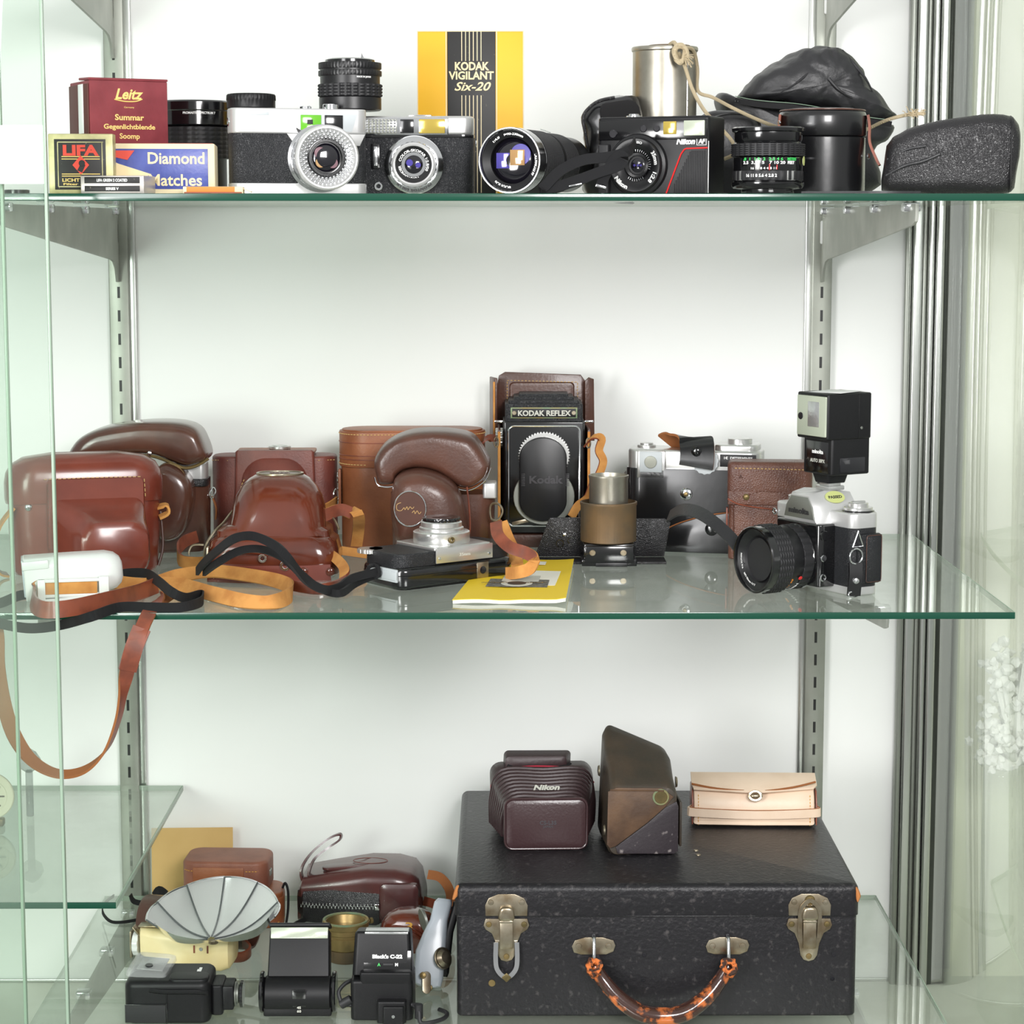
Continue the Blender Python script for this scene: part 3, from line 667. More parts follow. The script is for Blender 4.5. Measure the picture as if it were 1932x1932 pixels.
part(t, 'side_grip', 'black_rubber', pill(10, 6, 42, 2, 1, c=(-44, -24), z=1))
part(t, 'grip_panel', 'black_rubber', join(*[box(.9, 1, 36 if k > 9 else 8 + k*3, 0.2, (20 + k*1.55, -22.3, (36 if k > 9 else 8 + k*3)/2 + 1)) for k in range(19)]))
part(t, 'red_line', 'red_line', tube([(13, -22.6, 1), (26, -22.6, 34), (29, -22.6, 38), (31, -22.6, 38.8), (50, -22.6, 39.2)], .7, 6, 1))
part(t, 'lettering', 'print_white', tf(join(txt('Nikon', 4.8, 17, .15, .3, .25)), (30, -22.5, 45)))
part(t, 'lettering', 'print_white', tf(join(txt('AF', 4.2, 6.5, .15, .25, .2), box(8.5, .3, .4, 0, (0, -.1, 3.4)), box(8.5, .3, .4, 0, (0, -.1, -3.4)), box(.4, .3, 6.8, 0, (-4.2, -.1, 0)), box(.4, .3, 6.8, 0, (4.2, -.1, 0))), (44.5, -22.5, 45)))
part(t, 'shutter_button', 'chrome', join(cyl(7, 2, (-24, -4, 66)), cyl(4.6, 2, (-24, -4, 67.6))))
part(t, 'side_trim', 'silver_paint', box(.8, .8, 44, .2, (50.6, -21.8, 23)))
LX, LZ = -13, 25
ln = part(t, 'lens_barrel', 'black_satin', tf(lathe([(27, 0), (27, 3), (26, 5), (23.5, 6), (23.5, 9), (22.5, 10.5), (19, 10.5), (14, 8), (11, 4)], 72), (LX, -20, LZ), FR))
part(ln, 'inner_rib', 'chrome', join(*[tf(box(.6, .6, 3.6, .1, (0, 0, 13.2)), (LX, -27, LZ), (0, a, 0)) for a in list(range(-30, 110, 9)) + list(range(150, 215, 9))]))
part(ln, 'lettering', 'print_white', tf(join(around(txt('35mm', 3.4, 12, .1, .15), 19.6, 72), around(txt('1:2.8', 3.4, 10, .1, .15), 19.6, 122), around(txt('Nikon', 3.6, 14, .1, .25), -19.6, 40), around(txt('ISO', 2, 5, .1, .05), 19.6, 12)), (LX, -30.8, LZ)))
part(ln, 'inner_ring', 'black_gloss', tf(ring(8, 11, 4), (LX, -22, LZ), FR))
part(ln, 'lens_element', 'lens_deep', tf(lathe([(8.2, 0), (6, 1.6), (3, 2.3), (.01, 2.5)], 36), (LX, -22.5, LZ), FR))
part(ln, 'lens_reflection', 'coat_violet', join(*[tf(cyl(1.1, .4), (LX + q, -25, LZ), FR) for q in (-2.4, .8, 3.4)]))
# wrist strap of that camera
pw = GW([(1200, 268, 0), (1180, 285, 0)], Z1)
def atmm(px, py, Y): return P(px, py, Y) * 1000
sp_ = [atmm(1198, 268, 1.915), atmm(1186, 285, 1.90), atmm(1150, 296, 1.893), atmm(1100, 302, 1.888), atmm(1058, 322, 1.886), atmm(1030, 350, 1.884), atmm(1024, 357, 1.884), atmm(1052, 352, 1.884), atmm(1090, 340, 1.884), atmm(1128, 326, 1.884), atmm(1168, 312, 1.885), atmm(1176, 296, 1.887), atmm(1160, 300, 1.888), atmm(1140, 335, 1.886), atmm(1133, 356, 1.884)]
part(t, 'wrist_strap', 'webbing', ribbon(sp_, 9, 1.4, (0.1, .25, 1), 6), world=True, label='black woven wrist strap')
part(t, 'strap_buckle', 'chrome', join(tf(box(9, 1.4, 2.4, .4), atmm(1134, 352, 1.882), (0, 15, 0)), tf(box(11, 1.4, 1.6, .4), atmm(1086, 349, 1.882), (0, -12, 0))), world=True)
# 14 open black case
base = AT(1150, 2.05, Z1)
t = thing('open_case', 'crumpled open black leather case between the zoom lens and the film can', 'case', base, 0)
ol = OL([(1098, 222), (1108, 205), (1128, 190), (1160, 183), (1200, 183), (1215, 230), (1215, 372), (1108, 372), (1104, 300), (1103, 250)], 2.05, base)
bm = rough(puff(ol, 46, .6, 7, 4), 3.5, .07, 0, 4)
part(t, 'case_body', 'black_shiny_leather', bm)
part(t, 'case_lining', 'black_suede', tf(puff(OL([(1134, 200), (1152, 192), (1200, 190), (1205, 230), (1140, 230)], 2.02, base), 12, .5, 4, 3), (0, -22, 0)))
part(t, 'case_binding', 'black_leather', tube([Vector((x_, -20, z_)) for x_, z_ in OL([(1112, 300), (1104, 250), (1100, 222), (1112, 203), (1132, 190), (1160, 184)], 2.03, base)], 1.6, 8, 5))
# 15 can
b = AT(1252, 2.065, Z1)
t = thing('film_can', 'tall dull metal film can rising behind the boxy black camera', 'can', b, 0)
part(t, 'can_wall', 'can_metal', lathe([(28.5, 0), (29.4, 1), (29.2, 3), (29.2, 130), (30.2, 131), (30.4, 133), (29.8, 134.4), (28.6, 133.6), (28.2, 128), (10, 128)], 72))
part(t, 'can_lid', 'brass_dark', cyl(20, 6.5, (4, 4, 130), 1))
part(t, 'side_seam', 'chrome', box(.8, 1, 126, .2, (19, -22.3, 66)))
# twine
tw = [atmm(1281, 100, 2.034), atmm(1293, 128, 2.025), atmm(1305, 165, 2.015), atmm(1320, 195, 2.00), atmm(1335, 216, 1.985), atmm(1356, 238, 2.02), atmm(1382, 268, 2.02), atmm(1384, 290, 2.02), atmm(1366, 300, 2.02)]
kn = []
random.seed(5)
for k in range(5):
    c0 = atmm(1283, 102, 2.026); a = k * 1.3
    pts = [c0 + Vector((math.cos(a + q*.8) * (5 + 2*math.sin(k+q)), -1.5 + 2*math.sin(q*1.7 + k), math.sin(a + q*.8) * (6 + k*.6))) for q in range(8)]
    kn.append(tube(pts, 1.7, 8, 4, True))
for k in range(26):
    p0 = atmm(1290, 108, 2.022); d = Vector((random.uniform(2, 9), random.uniform(-3, 1), random.uniform(-9, 3)))
    kn.append(tube([p0, p0 + d*.6 + Vector((0, -1, 1)), p0 + d], .35, 5, 2))
lp = [atmm(1264, 84, 2.045), atmm(1272, 80, 2.034), atmm(1278, 90, 2.028)]
tw2 = [atmm(1290, 90, 2.03), atmm(1308, 95, 2.045), atmm(1316, 130, 2.06), atmm(1317, 172, 2.06), atmm(1345, 184, 2.06), atmm(1385, 205, 2.04), atmm(1430, 226, 2.045), atmm(1470, 240, 2.052), atmm(1550, 256, 2.055), atmm(1610, 256, 2.055), atmm(1640, 242, 2.045), atmm(1675, 226, 2.02), atmm(1715, 216, 2.01), atmm(1745, 214, 2.00)]
fz_ = []
for k in range(40):
    p0 = atmm(1718 + random.uniform(-8, 22), 216 + random.uniform(-3, 4), 2.005); d = Vector((random.uniform(-5, 8), random.uniform(-3, 1), random.uniform(-3, 6)))
    fz_.append(tube([p0, p0 + d*.6 + Vector((0, -1, 1)), p0 + d], .4, 5, 2))
tt = thing('twine_cord', 'cream twisted twine knotted to the metal can and running right across the bag', 'twine', AT(1330, 2.03, Z1), 0)
part(tt, 'cord', 'twine', join(tube(tw, 1.7, 9, 6), tube(tw2, 1.6, 9, 6), tube(lp, 1.8, 9, 4)), world=True)
part(tt, 'knot', 'twine', join(*kn), world=True); part(tt, 'frayed_end', 'twine', join(*fz_), world=True)
# 20 black pouch behind the AF camera
b = AT(1372, 2.075, Z1)
t = thing('camera_pouch', 'upright rounded black pouch behind the right end of the boxy black camera', 'pouch', b, 10)
part(t, 'pouch_body', 'black_soft_leather', pill(56, 40, 78, 16, 14, 3))
part(t, 'pouch_piping', 'black_satin', tube([(-24, -21, 4), (-25, -21, 60), (-14, -21, 73), (14, -21, 73), (25, -21, 60), (26, -21, 4)], 1.2, 8, 5))
# 16 zippered bag
base = AT(1530, 2.16, Z1)
t = thing('leather_bag', 'slumped black leather bag with a zipper, behind the round black case', 'bag', base, 0)
Yb = 2.13
top = OL([(1400, 184), (1412, 165), (1450, 130), (1500, 102), (1548, 88), (1580, 86), (1612, 104), (1632, 130), (1642, 160), (1665, 178), (1690, 205), (1696, 220), (1640, 228), (1560, 205), (1480, 192), (1430, 186)], Yb, base)
def fold(bm, amp, ang, fr, seed):
    bmesh.ops.subdivide_edges(bm, edges=bm.edges[:], cuts=1, use_grid_fill=True); bm.normal_update()
    d = Vector((math.cos(ang), 0, math.sin(ang)))
    mv = [(v, v.normal * amp * math.sin(v.co.dot(d) * fr + 3 * noise.noise(v.co * .02 + Vector((seed, 0, 0)))) * (0.5 + noise.noise(v.co*.03))) for v in bm.verts]
    for v, q in mv: v.co += q
    return bm
bm = puff(top, 84, .62, 10, 6); bmesh.ops.subdivide_edges(bm, edges=bm.edges[:], cuts=1, use_grid_fill=True); rough(bm, 3, .03, 0, 2); bm.normal_update()
pk = Vector((22, 0, 112)); mv = []
for v in bm.verts:
    d = Vector((v.co.x, 0, v.co.z)) - pk; an = math.atan2(d.z, d.x); l_ = d.length
    mv.append((v, v.normal * (3.0 * abs(math.sin(an * 5.5 + 2.2 * noise.noise(v.co * .03))) * min(1, l_ / 28) * (.35 + noise.noise(v.co * .045)) + 1.2 * noise.noise(v.co * .11))))
for v, q in mv: v.co += q
part(t, 'bag_top', 'black_soft_leather', bm)
part(t, 'bag_crease', 'black_soft_leather', join(*[tube([Vector((x_, -y_, z_)) for (x_, z_), y_ in zip(OL(pp, Yb, base), yy)], r_, 8, 6, r_end=.4) for pp, yy, r_ in (([(1566, 92), (1552, 110), (1530, 132), (1500, 158), (1470, 176)], (20, 33, 40, 43, 42), 3), ([(1590, 96), (1612, 122), (1634, 152), (1652, 186)], (22, 32, 34, 30), 2.4), ([(1560, 150), (1580, 172), (1610, 190)], (42, 44, 40), 2))]))

low = OL([(1362, 180), (1372, 172), (1400, 180), (1480, 196), (1560, 210), (1640, 228), (1700, 232), (1690, 262), (1662, 282), (1655, 365), (1380, 368), (1376, 230), (1365, 200)], Yb - .02, base)
part(t, 'bag_body', 'black_soft_leather', fold(rough(puff(low, 76, .5, 8, 4), 3, .03, 0, 7), 1.2, .2, .15, 4))
zp = [Vector((x_, -44 - 6 * math.sin(k / 9 * PI), z_)) for k, (x_, z_) in enumerate(OL([(1392, 186), (1420, 192), (1450, 196), (1500, 200), (1540, 206), (1590, 216), (1640, 226), (1690, 232)], Yb - .04, base))]
part(t, 'zipper', 'black_satin', join(ribbon(zp, 5, 1, (0, -.2, 1), 6), *[tf(box(.8, 1, 1.6, .2), zp[0].lerp(zp[-1], k / 60) + Vector((0, -3, -1)), (0, 8, 0)) for k in range(2)]))
part(t, 'bag_opening', 'black_suede', tf(puff(OL([(1396, 184), (1440, 184), (1500, 192), (1560, 204), (1500, 206), (1430, 200)], Yb - .04, base), 20, .6, 4, 3), (0, -34, 0)))
part(t, 'bag_stitching', 'thread_green', tube([q + Vector((0, -3, 3.5)) for q in zp], .4, 5, 5))
# 17 round case
b = AT(1549, 1.995, Z1)
t = thing('lens_case', 'round glossy black leather lens case with a brown closing strap', 'case', b, 0)
part(t, 'case_body', 'black_shiny_leather', lathe([(36, 0), (38, 1.5), (38.2, 4), (38, 50), (37, 51)], 72))
part(t, 'case_lid', 'black_shiny_leather', lathe([(38.4, 51.4), (39, 52.4), (39, 68), (38, 72), (35, 74.6), (28, 75.8), (.1, 76.2)], 72))
part(t, 'lid_binding', 'leather_brown', ring(36.4, 38.0, 1.2, (0, 0, 73.4)), label='brown bound edge of the lid')
part(t, 'closing_strap', ['suede_dark', 'leather_strap'], ribbon([(38.5, -12, 70), (40, -12, 60), (40.5, -12, 46), (46, -14, 32), (49, -15, 26)], 11, 2.2, (0.2, 1, 0), 6, True), label='brown leather strap hanging open')
part(t, 'strap_stub', 'leather_strap', ribbon([(-38.6, -12, 70), (-39.4, -12, 58), (-39.2, -12, 50)], 10, 2, (0.2, 1, 0), 4))
part(t, 'snap_stud', 'chrome', join(tf(cyl(2.4, 2), (38, -14, 34), (90, 0, 60)), tf(cyl(2.2, 1.4), (-39.6, -16, 63), (90, 0, -60))))
# 18 small lens
b = AT(1448, 1.925, Z1)
t = thing('camera_lens', 'short black lens with green and white numerals, before the round black case', 'lens', b, 0)
part(t, 'barrel', 'black_gloss', lathe([(22, 0), (22.5, 1), (22.5, 4), (29.5, 5), (31, 7), (31, 10), (29, 11), (29.6, 12), (29.6, 30), (30.4, 31)], 72))
part(t, 'focus_grip', 'black_rubber', studs(31.6, 32, 42.5, 6, 128, .8))
part(t, 'front_rim', 'black_gloss', lathe([(30, 42.5), (28, 44), (29, 46), (29, 52), (31, 53), (31.2, 55.5), (29.5, 56.6), (27, 56), (.1, 53)], 72))
part(t, 'aperture_ring', 'satin', join(*[tf(wrap(box(9, 1, 8, .2), 29.6, 15.5, a)) for a in (-62, 35)]), label='bright scallops on the aperture ring')
part(t, 'aperture_grip', 'black_rubber', ribs(30.2, 11.6, 19.6, 120, .5))
part(t, 'lettering', 'print_white', join(wrap(txt('16 11 8 5.6 4 2.8 2', 2.6, 27, .12, .1), 30.6, 15.6, -18), wrap(txt('2.5  3.5   5   7 10 20', 2.5, 38, .12, .1), 29.9, 26.4, -14), wrap(txt('FEET', 2.5, 7.5, .12, .15), 29.9, 26.4, 34), wrap(txt('16 11 8 4 4 8 11', 1.9, 22, .12, .05), 29.9, 21.6, -14)))
part(t, 'lettering', 'print_green', join(wrap(txt('.8  1  1.5  2  2.5 4 6', 2.4, 36, .12, .1), 29.9, 29.4, -16), wrap(txt('METERS', 2.4, 10, .12, .15), 29.9, 29.4, 36)))
part(t, 'index_mark', 'red_line', join(wrap(box(.9, .8, 5, .1), 30, 22.4, -4), wrap(box(.7, .8, 4, .1), 30, 22.4, 8)))
part(t, 'sticker', 'sticker_green', wrap(tf(cyl(4, .4), (0, 0, 0), FR), 31, 28, 70), label='small round green sticker')
# 19 black case right
base = AT(1790, 1.965, Z1 + .0005)
t = thing('soft_case', 'grained black leather case lying at the right end of the top shelf', 'case', base, -8)
secs = []
for k, (x_, h0, h1, d_) in enumerate(((-57, 12, 30, 26), (-56, 4, 42, 44), (-50, 1, 50, 56), (-38, .2, 56, 60), (-20, 0, 61, 62), (0, 0, 65, 62), (25, 0, 68, 62), (44, 0, 68, 60), (52, 1.5, 66, 56), (56, 5, 60, 48), (57.5, 10, 54, 38))):
    secs.append([(x_ + 1.5*math.sin(q[1]*.1), q[0], (h0 + h1)/2 + q[1]) for q in rr(d_, h1 - h0, min(14, (h1-h0)*.3), 6)])
bm = loft(secs); bmesh.ops.subdivide_edges(bm, edges=bm.edges[:], cuts=1, use_grid_fill=True)
part(t, 'case_body', 'black_leather', rough(bm, 1.4, .05, 0, 3))
part(t, 'case_fold', 'black_soft_leather', join(tube([(-55, -24, 16), (-40, -31, 24), (-24, -32, 28), (-10, -31.5, 34)], 1.5, 8, 5), tube([(-54, -22, 30), (-38, -29.6, 38), (-22, -31, 41)], 1.3, 8, 5)))
part(t, 'end_seam', 'black_satin', tube([(50, y_, z_ + 34) for y_, z_ in [(q[0]*.99, q[1]*.99) for q in rr(58, 65, 14, 5)]], .9, 6, 1, True))
solo('bag_strap', 'flat grey-black strap end lying under the soft cases at the right', 'strap', 'black_soft_leather', ribbon([(-55, 8, 1.5), (-20, -8, 1.5), (10, -14, 1.5), (40, -8, 1.5)], 12, 2, (0, 1, 0), 6), AT(1640, 1.915, Z1))
# seen from below through the top shelf
solo('lens_brush', 'dark slim brush seen from below against the rear of the top shelf', 'brush', 'black_satin', join(tf(lathe([(.5, -26), (1.2, -22), (2.2, -18), (1.4, -12), (1.2, 10)], 16), (0, 0, 2.2), (0, 90, 0)), cyl(9, 4, (19, 0, 0), 1)), AT(1420, 2.40, Z1))
# ================= middle shelf =================
def parts(parent, name, m, bms, **k):
    return [part(parent, name, m, b_, **k) for b_ in bms]
def snap(p, r=3.2, rot=FR): return tf(lathe([(r, 0), (r, .8), (r*.8, 1.6), (r*.3, 2), (.01, 2.1)], 20), p, rot)
# A: large red-brown case, front left
b = AT(162, 2.205, Z2)
t = thing('camera_case', 'large glossy red-brown camera case at the front left, behind the white finder', 'camera case', b, 16); t.scale = (1.08, 1.05, 1.15)
bd = loft([[(x, y, z) for x, y in rr(w_, d_, r_, 6)] for w_, d_, r_, z in ((128, 40, 18, 0), (134, 46, 22, 4), (138, 50, 24, 40), (138, 50, 24, 70))])
part(t, 'case_body', 'leather_red', bd)
ld = loft([[(x*1.0, y + 0*z, z + 3 - abs(x)*.05) for x, y in rr(w_, d_, r_, 8)] for w_, d_, r_, z in ((142, 54, 26, 62), (144, 56, 27, 66), (144, 56, 27, 80), (141, 54, 26, 88), (132, 48, 23, 95), (112, 36, 17, 100), (70, 16, 7, 102))])
part(t, 'case_lid', 'leather_red', ld)
# front panel with nose
pn = loft([[(x + 8, -24 - dy, z + 50) for x, z in rr(w_, h_, 5, 4)] for w_, h_, dy in ((88, 62, 0), (88, 62, 5), (86, 60, 6.5))])
part(t, 'front_panel', 'leather_red', tf(pn, (0, 0, 3)))
ns = loft([[(x + cx, -26 - dy, z + cz) for x, z in rr(w_, h_, r_, 6)] for w_, h_, r_, dy, cx, cz in ((86, 66, 8, 0, 8, 36), (84, 62, 12, 8, 10, 33), (70, 54, 16, 22, 17, 29), (64, 50, 17, 38, 20, 27), (60, 46, 17, 44, 20, 27), (50, 36, 14, 47, 20, 27))])
part(t, 'lens_nose', 'leather_red', ns)
stitches(t, [(-38, -31, 84), (0, -32, 84.5), (50, -31, 84)], 'thread', 2.6, 1.6)
stitches(t, [(-35, -31, 80), (-35, -31, 36)], 'thread_dark', 2.6, 2)
stitches(t, [(52, -31, 82), (53, -30, 64)], 'thread', 2.6, 1.6)
part(t, 'strap_loop', 'suede_tan', ribbon([(64, -8, 54), (74, -12, 56), (75, -14, 50), (67, -14, 46)], 9, 2.2, (0, 1, .2), 5), label='tan loop at the right side')
part(t, 'side_piping', 'leather_dark', tube([(70, -2, 50), (71, -6, 20), (66, -8, 3)], 1.3, 7, 4))
part(t, 'snap_stud', 'chrome', snap((-52, -24, 60)))
part(t, 'side_strap', ['leather_strap', 'suede_tan'], ribbon([(-66, -16, 58), (-78, -22, 44), (-84, -24, 22), (-80, -22, 6), (-72, -20, 2)], 13, 2, (0, 1, .1), 6, True))
# B: tall dark case with metal rim
base = AT(285, 2.345, Z2); Yb = 2.33
t = thing('camera_case', 'dark brown case with a domed lid edged in bright metal, tall at the rear left', 'camera case', base, 0)
part(t, 'case_body', 'leather_dark', tf(loft([[(x, y, z) for x, y in rr(w_, d_, r_, 6)] for w_, d_, r_, z in ((118, 44, 20, 0), (122, 50, 22, 4), (124, 52, 23, 60), (124, 52, 23, 74))]), (2, 0, 0), (0, 0, 14)))
dl = OL([(134, 858), (140, 838), (160, 820), (195, 806), (240, 798), (290, 794), (340, 796), (370, 806), (385, 828), (394, 862), (372, 875), (350, 878), (320, 868), (290, 857), (240, 855), (180, 858)], Yb, base)
part(t, 'case_lid', 'leather_dark', puff(dl, 70, .46, 9, 5, spine=OL([(190, 838), (260, 828), (330, 832), (360, 845)], Yb, base)))
rm = OL([(134, 858), (180, 859), (240, 856), (290, 857), (320, 867), (350, 880), (374, 876), (396, 863)], Yb, base)
part(t, 'lid_rim', 'brass', tube([Vector((x_, -33 + abs(x_-5)*.12, z_)) for x_, z_ in rm], 1.7, 8, 5), label='pale gold metal rim of the lid')
nb = OL([(305, 876), (330, 882), (352, 900), (362, 930), (356, 980), (338, 1015), (300, 1020), (280, 960), (285, 900)], 2.30, base)
part(t, 'lens_nose', 'leather_dark', tf(puff(nb, 50, .45, 7, 4), (0, -26, 0)))
part(t, 'nose_ridge', 'leather_dark', tube([Vector((x_, -46, z_)) for x_, z_ in OL([(318, 890), (340, 905), (348, 935), (342, 985), (330, 1015)], 2.29, base)], 1.2, 7, 5))
part(t, 'camera_top', 'silver_paint', pill(34, 30, 22, 6, 2, z=73, c=(44, 2)), label='silver end of the camera inside')
part(t, 'camera_body', 'black_leather', pill(38, 36, 8, 8, 1, z=70, c=(44, 2)))
parts(t, 'snap_stud', 'chrome', [snap((6, -34, 107), 2.8), snap((-42, -32, 97), 2.6), ])
part(t, 'strap_ring', 'chrome', tube([(66, 8, 66), (69, 4, 62), (66, 0, 56), (63, 0, 60)], 1.1, 8, 5, True))
part(t, 'side_strap', ['leather_strap', 'suede_dark'], ribbon([(66, 4, 57), (70, 2, 46), (69, 6, 34)], 8, 1.6, (0, 1, 0), 5, True))
# C: dark red stitched case
b = AT(521, 2.395, Z2)
t = thing('camera_case', 'wine-brown case with a stitched arch on its front, at the rear behind the domed case', 'camera case', b, 1); t.scale = (1, 1, 1.06)
part(t, 'case_body', 'leather_wine', pill(134, 48, 92, 20, 3, 2))
part(t, 'front_flap', 'leather_wine', loft([[(x + 2, -24 + y, z) for x, y in rr(w_, 9, 3, 3)] for w_, z in ((96, 4), (92, 30), (86, 60), (84, 97), (80, 98.5))]), label='paler front flap')
part(t, 'flap_top', 'leather_tan', pill(84, 46, 3, 4, .8, z=94, c=(2, -2)))
ns = loft([[(x + 2, -28 - dy, z + 58 - q) for x, z in rr(w_, h_, r_, 8)] for w_, h_, r_, dy, q in ((72, 66, 26, 0, 0), (68, 62, 26, 4, 0), (60, 54, 24, 12, 2), (52, 46, 20, 15, 2), (40, 34, 16, 16, 2))])
part(t, 'lens_nose', 'leather_wine', ns)
ar = [(2 + 37*math.cos(a), -33, 54 + 32*math.sin(a)) for a in [rad(q) for q in range(0, 181, 12)]]
ar = [(39, -34, 20)] + ar + [(-35, -34, 20)]
stitches(t, [Vector((x_, y_ - .2, z_)) for x_, y_, z_ in smooth(ar, 3, False)], 'thread', 2.2, 1.5, .45)
part(t, 'film_knob', 'satin', join(cyl(12, 3, (5, 4, 97.4)), ribs(12.4, 97.6, 100, 96, .4).copy() if False else cyl(9, 3.6, (5, 4, 97.4))), label='silver knob on top')
parts(t, 'strap_ring', 'chrome', [tube([(67 + 3*math.cos(a), -14 + 2*math.cos(a), 52 + 6*math.sin(a)) for a in [rad(q) for q in range(0, 360, 45)]], .9, 7, 3, True)])
part(t, 'carry_strap', ['leather_strap', 'suede_tan'], ribbon([(67, -14, 46), (58, -34, 42), (46, -42, 38), (36, -46, 34)], 9, 1.8, (.1, -.4, 1), 5, True))
stitches(t, [(-66, -17, 88), (-46, -24.6, 88)], 'thread', 2, 1.4); stitches(t, [(48, -24.6, 88), (66, -17, 88)], 'thread', 2, 1.4)
# D: tan tall case
b = AT(779, 2.375, Z2)
t = thing('leather_case', 'tall tan leather case with a flat oval lid, standing behind the curved-lid brown case', 'case', b, 1); t.scale = (1, 1, 1.05)
part(t, 'case_body', 'leather_tan', pill(152, 62, 90, 30.9, .6, 2, n=10))
part(t, 'case_lid', 'leather_tan', join(pill(156, 66, 36, 32.9, .8, .8, z=84, n=10), pill(150, 60, 2, 29.9, .6, z=119.6, n=10)))
parts(t, 'pressed_line', 'leather_strap', [tube([(x*1.003, y*1.003, z_) for x, y in rr(156, 66, 32.9, 10)], .5, 6, 1, True) for z_ in (92, 96, 109)])
lp_ = [(x, y, 117.5) for x, y in rr(156.6, 66.6, 33, 12)]; lp_ = [q for q in lp_ if q[1] < 12]
lp_ = sorted([q for q in lp_], key=lambda q: math.atan2(q[0], -q[1]))
stitches(t, [Vector(q) for q in lp_], 'thread', 2.4, 1.3, .5)
lp2 = [(x, y, 87) for x, y in rr(156.6, 66.6, 33, 12)]; lp2 = sorted([q for q in lp2 if q[1] < 12 and q[0] < -40], key=lambda q: math.atan2(q[0], -q[1]))
stitches(t, [Vector(q) for q in lp2], 'thread', 2.4, 1.3, .5)
part(t, 'strap_tab', 'leather_tan', box(3, 12, 46, 1.2, (-77.5, -6, 58)))
part(t, 'strap_ring', 'chrome', tube([(-79.5 , -6 + 4*math.cos(a), 72 + 5*math.sin(a)) for a in [rad(q) for q in range(0, 360, 45)]], .9, 7, 3, True))
# E: curved lid case
base = AT(825, 2.26, Z2); Yb = 2.225
t = thing('camera_case', 'brown case with a curved silver-edged lid and a round badge, right of the domed case', 'camera case', base, 0)
part(t, 'case_body', 'leather_brown', tf(loft([[(x, y, z) for x, y in rr(w_, d_, r_, 6)] for w_, d_, r_, z in ((98, 40, 14, 0), (102, 46, 17, 4), (106, 48, 18, 60), (106, 48, 18, 72))]), (6, 8, 0), (0, 0, -4)))
cl_ = OL([(704, 878), (710, 858), (728, 838), (760, 822), (800, 815), (850, 816), (888, 824), (905, 840), (918, 862), (925, 880), (915, 905), (890, 922), (868, 922), (850, 912), (825, 895), (795, 886), (765, 888), (748, 900), (742, 915), (715, 916), (708, 900)], Yb, base)
part(t, 'case_lid', 'leather_brown', puff(cl_, 74, .42, 9, 5, spine=OL([(735, 880), (760, 850), (810, 842), (860, 860), (890, 892)], Yb, base)))
rm = OL([(706, 900), (714, 916), (742, 917), (748, 902), (765, 889), (795, 886), (825, 895), (850, 912), (868, 923), (890, 923), (915, 906), (926, 882)], Yb, base)
part(t, 'lid_rim', 'chrome', tube([Vector((x_, -30, z_ - .8)) for x_, z_ in rm], .9, 8, 5), label='silver metal edge of the lid')
nz = OL([(738, 925), (745, 905), (765, 893), (795, 890), (830, 900), (858, 920), (872, 950), (880, 1000), (876, 1032), (760, 1035), (742, 1005), (734, 965)], 2.195, base)
part(t, 'lens_nose', 'leather_brown', tf(puff(nz, 76, .55, 8, 4), (0, -34, 0)))
bx, bz = OL([(771, 968)], 2.155, base)[0]
part(t, 'round_badge', 'chrome', tf(ring(16.8, 18.2, 1.6), (bx, -71, bz), (90, 0, -4), (.9, 1, 1)), label='silver ring badge')
part(t, 'badge_face', 'leather_dark', tf(cyl(17, 1), (bx, -70.6, bz), (90, 0, -4), (.9, 1, 1)))
part(t, 'lettering', 'thread', tf(join(tube([(-9, 0, 5), (-13, 0, 3), (-13, 0, -2), (-9, 0, -3), (-6, 0, 0), (-5, 0, -2), (-3, 0, 1), (-2, 0, -2), (0, 0, 1), (2, 0, -1), (4, 0, 1)], .3, 5, 5), tube([(2, 0, -5), (4, 0, -3), (5, 0, -6), (7, 0, -3), (9, 0, -6), (11, 0, -4)], .3, 5, 5)), (bx, -71.8, bz + 1), (0, 0, -4)), label='worn gold script')
part(t, 'camera_end', 'silver_paint', pill(14, 26, 16, 3, 1.5, z=68, c=(54, -6)), label='silver end of the camera inside')
part(t, 'side_seam', 'leather_strap', tube([Vector((x_, -37, z_)) for x_, z_ in OL([(880, 925), (884, 960), (886, 1005), (880, 1030)], 2.195, base)], .9, 6, 4))
part(t, 'strap_ring', 'nickel', tube([Vector((x_, -26, z_)) for x_, z_ in OL([(925, 985), (926, 962), (940, 960), (948, 972), (944, 985), (934, 992)], 2.195, base)], 1.2, 8, 4, True))
sp_ = [P(936, 985, 2.17)*1000, P(940, 1010, 2.15)*1000, P(962, 1032, 2.13)*1000, P(992, 1043, 2.11)*1000, P(1008, 1055, 2.10)*1000, P(1000, 1072, 2.10)*1000, P(978, 1080, 2.10)*1000, P(955, 1082, 2.12)*1000]
part(t, 'carry_strap', ['leather_strap', 'suede_tan'], ribbon(sp_, 12, 1.8, [(.9, .1, .35), (.8, .1, .5), (.4, .1, .9), (.1, .3, .9), (0, .3, 1), (0, .3, 1), (0, .2, 1), (0, .2, 1)], 6, True), world=True)
part(t, 'carry_strap', ['suede_tan', 'leather_strap'], ribbon([P(946, 985, 2.20)*1000, P(958, 1015, 2.19)*1000, P(972, 1046, 2.17)*1000, P(976, 1066, 2.15)*1000], 12, 1.8, (.9, .1, .2), 6, True), world=True)
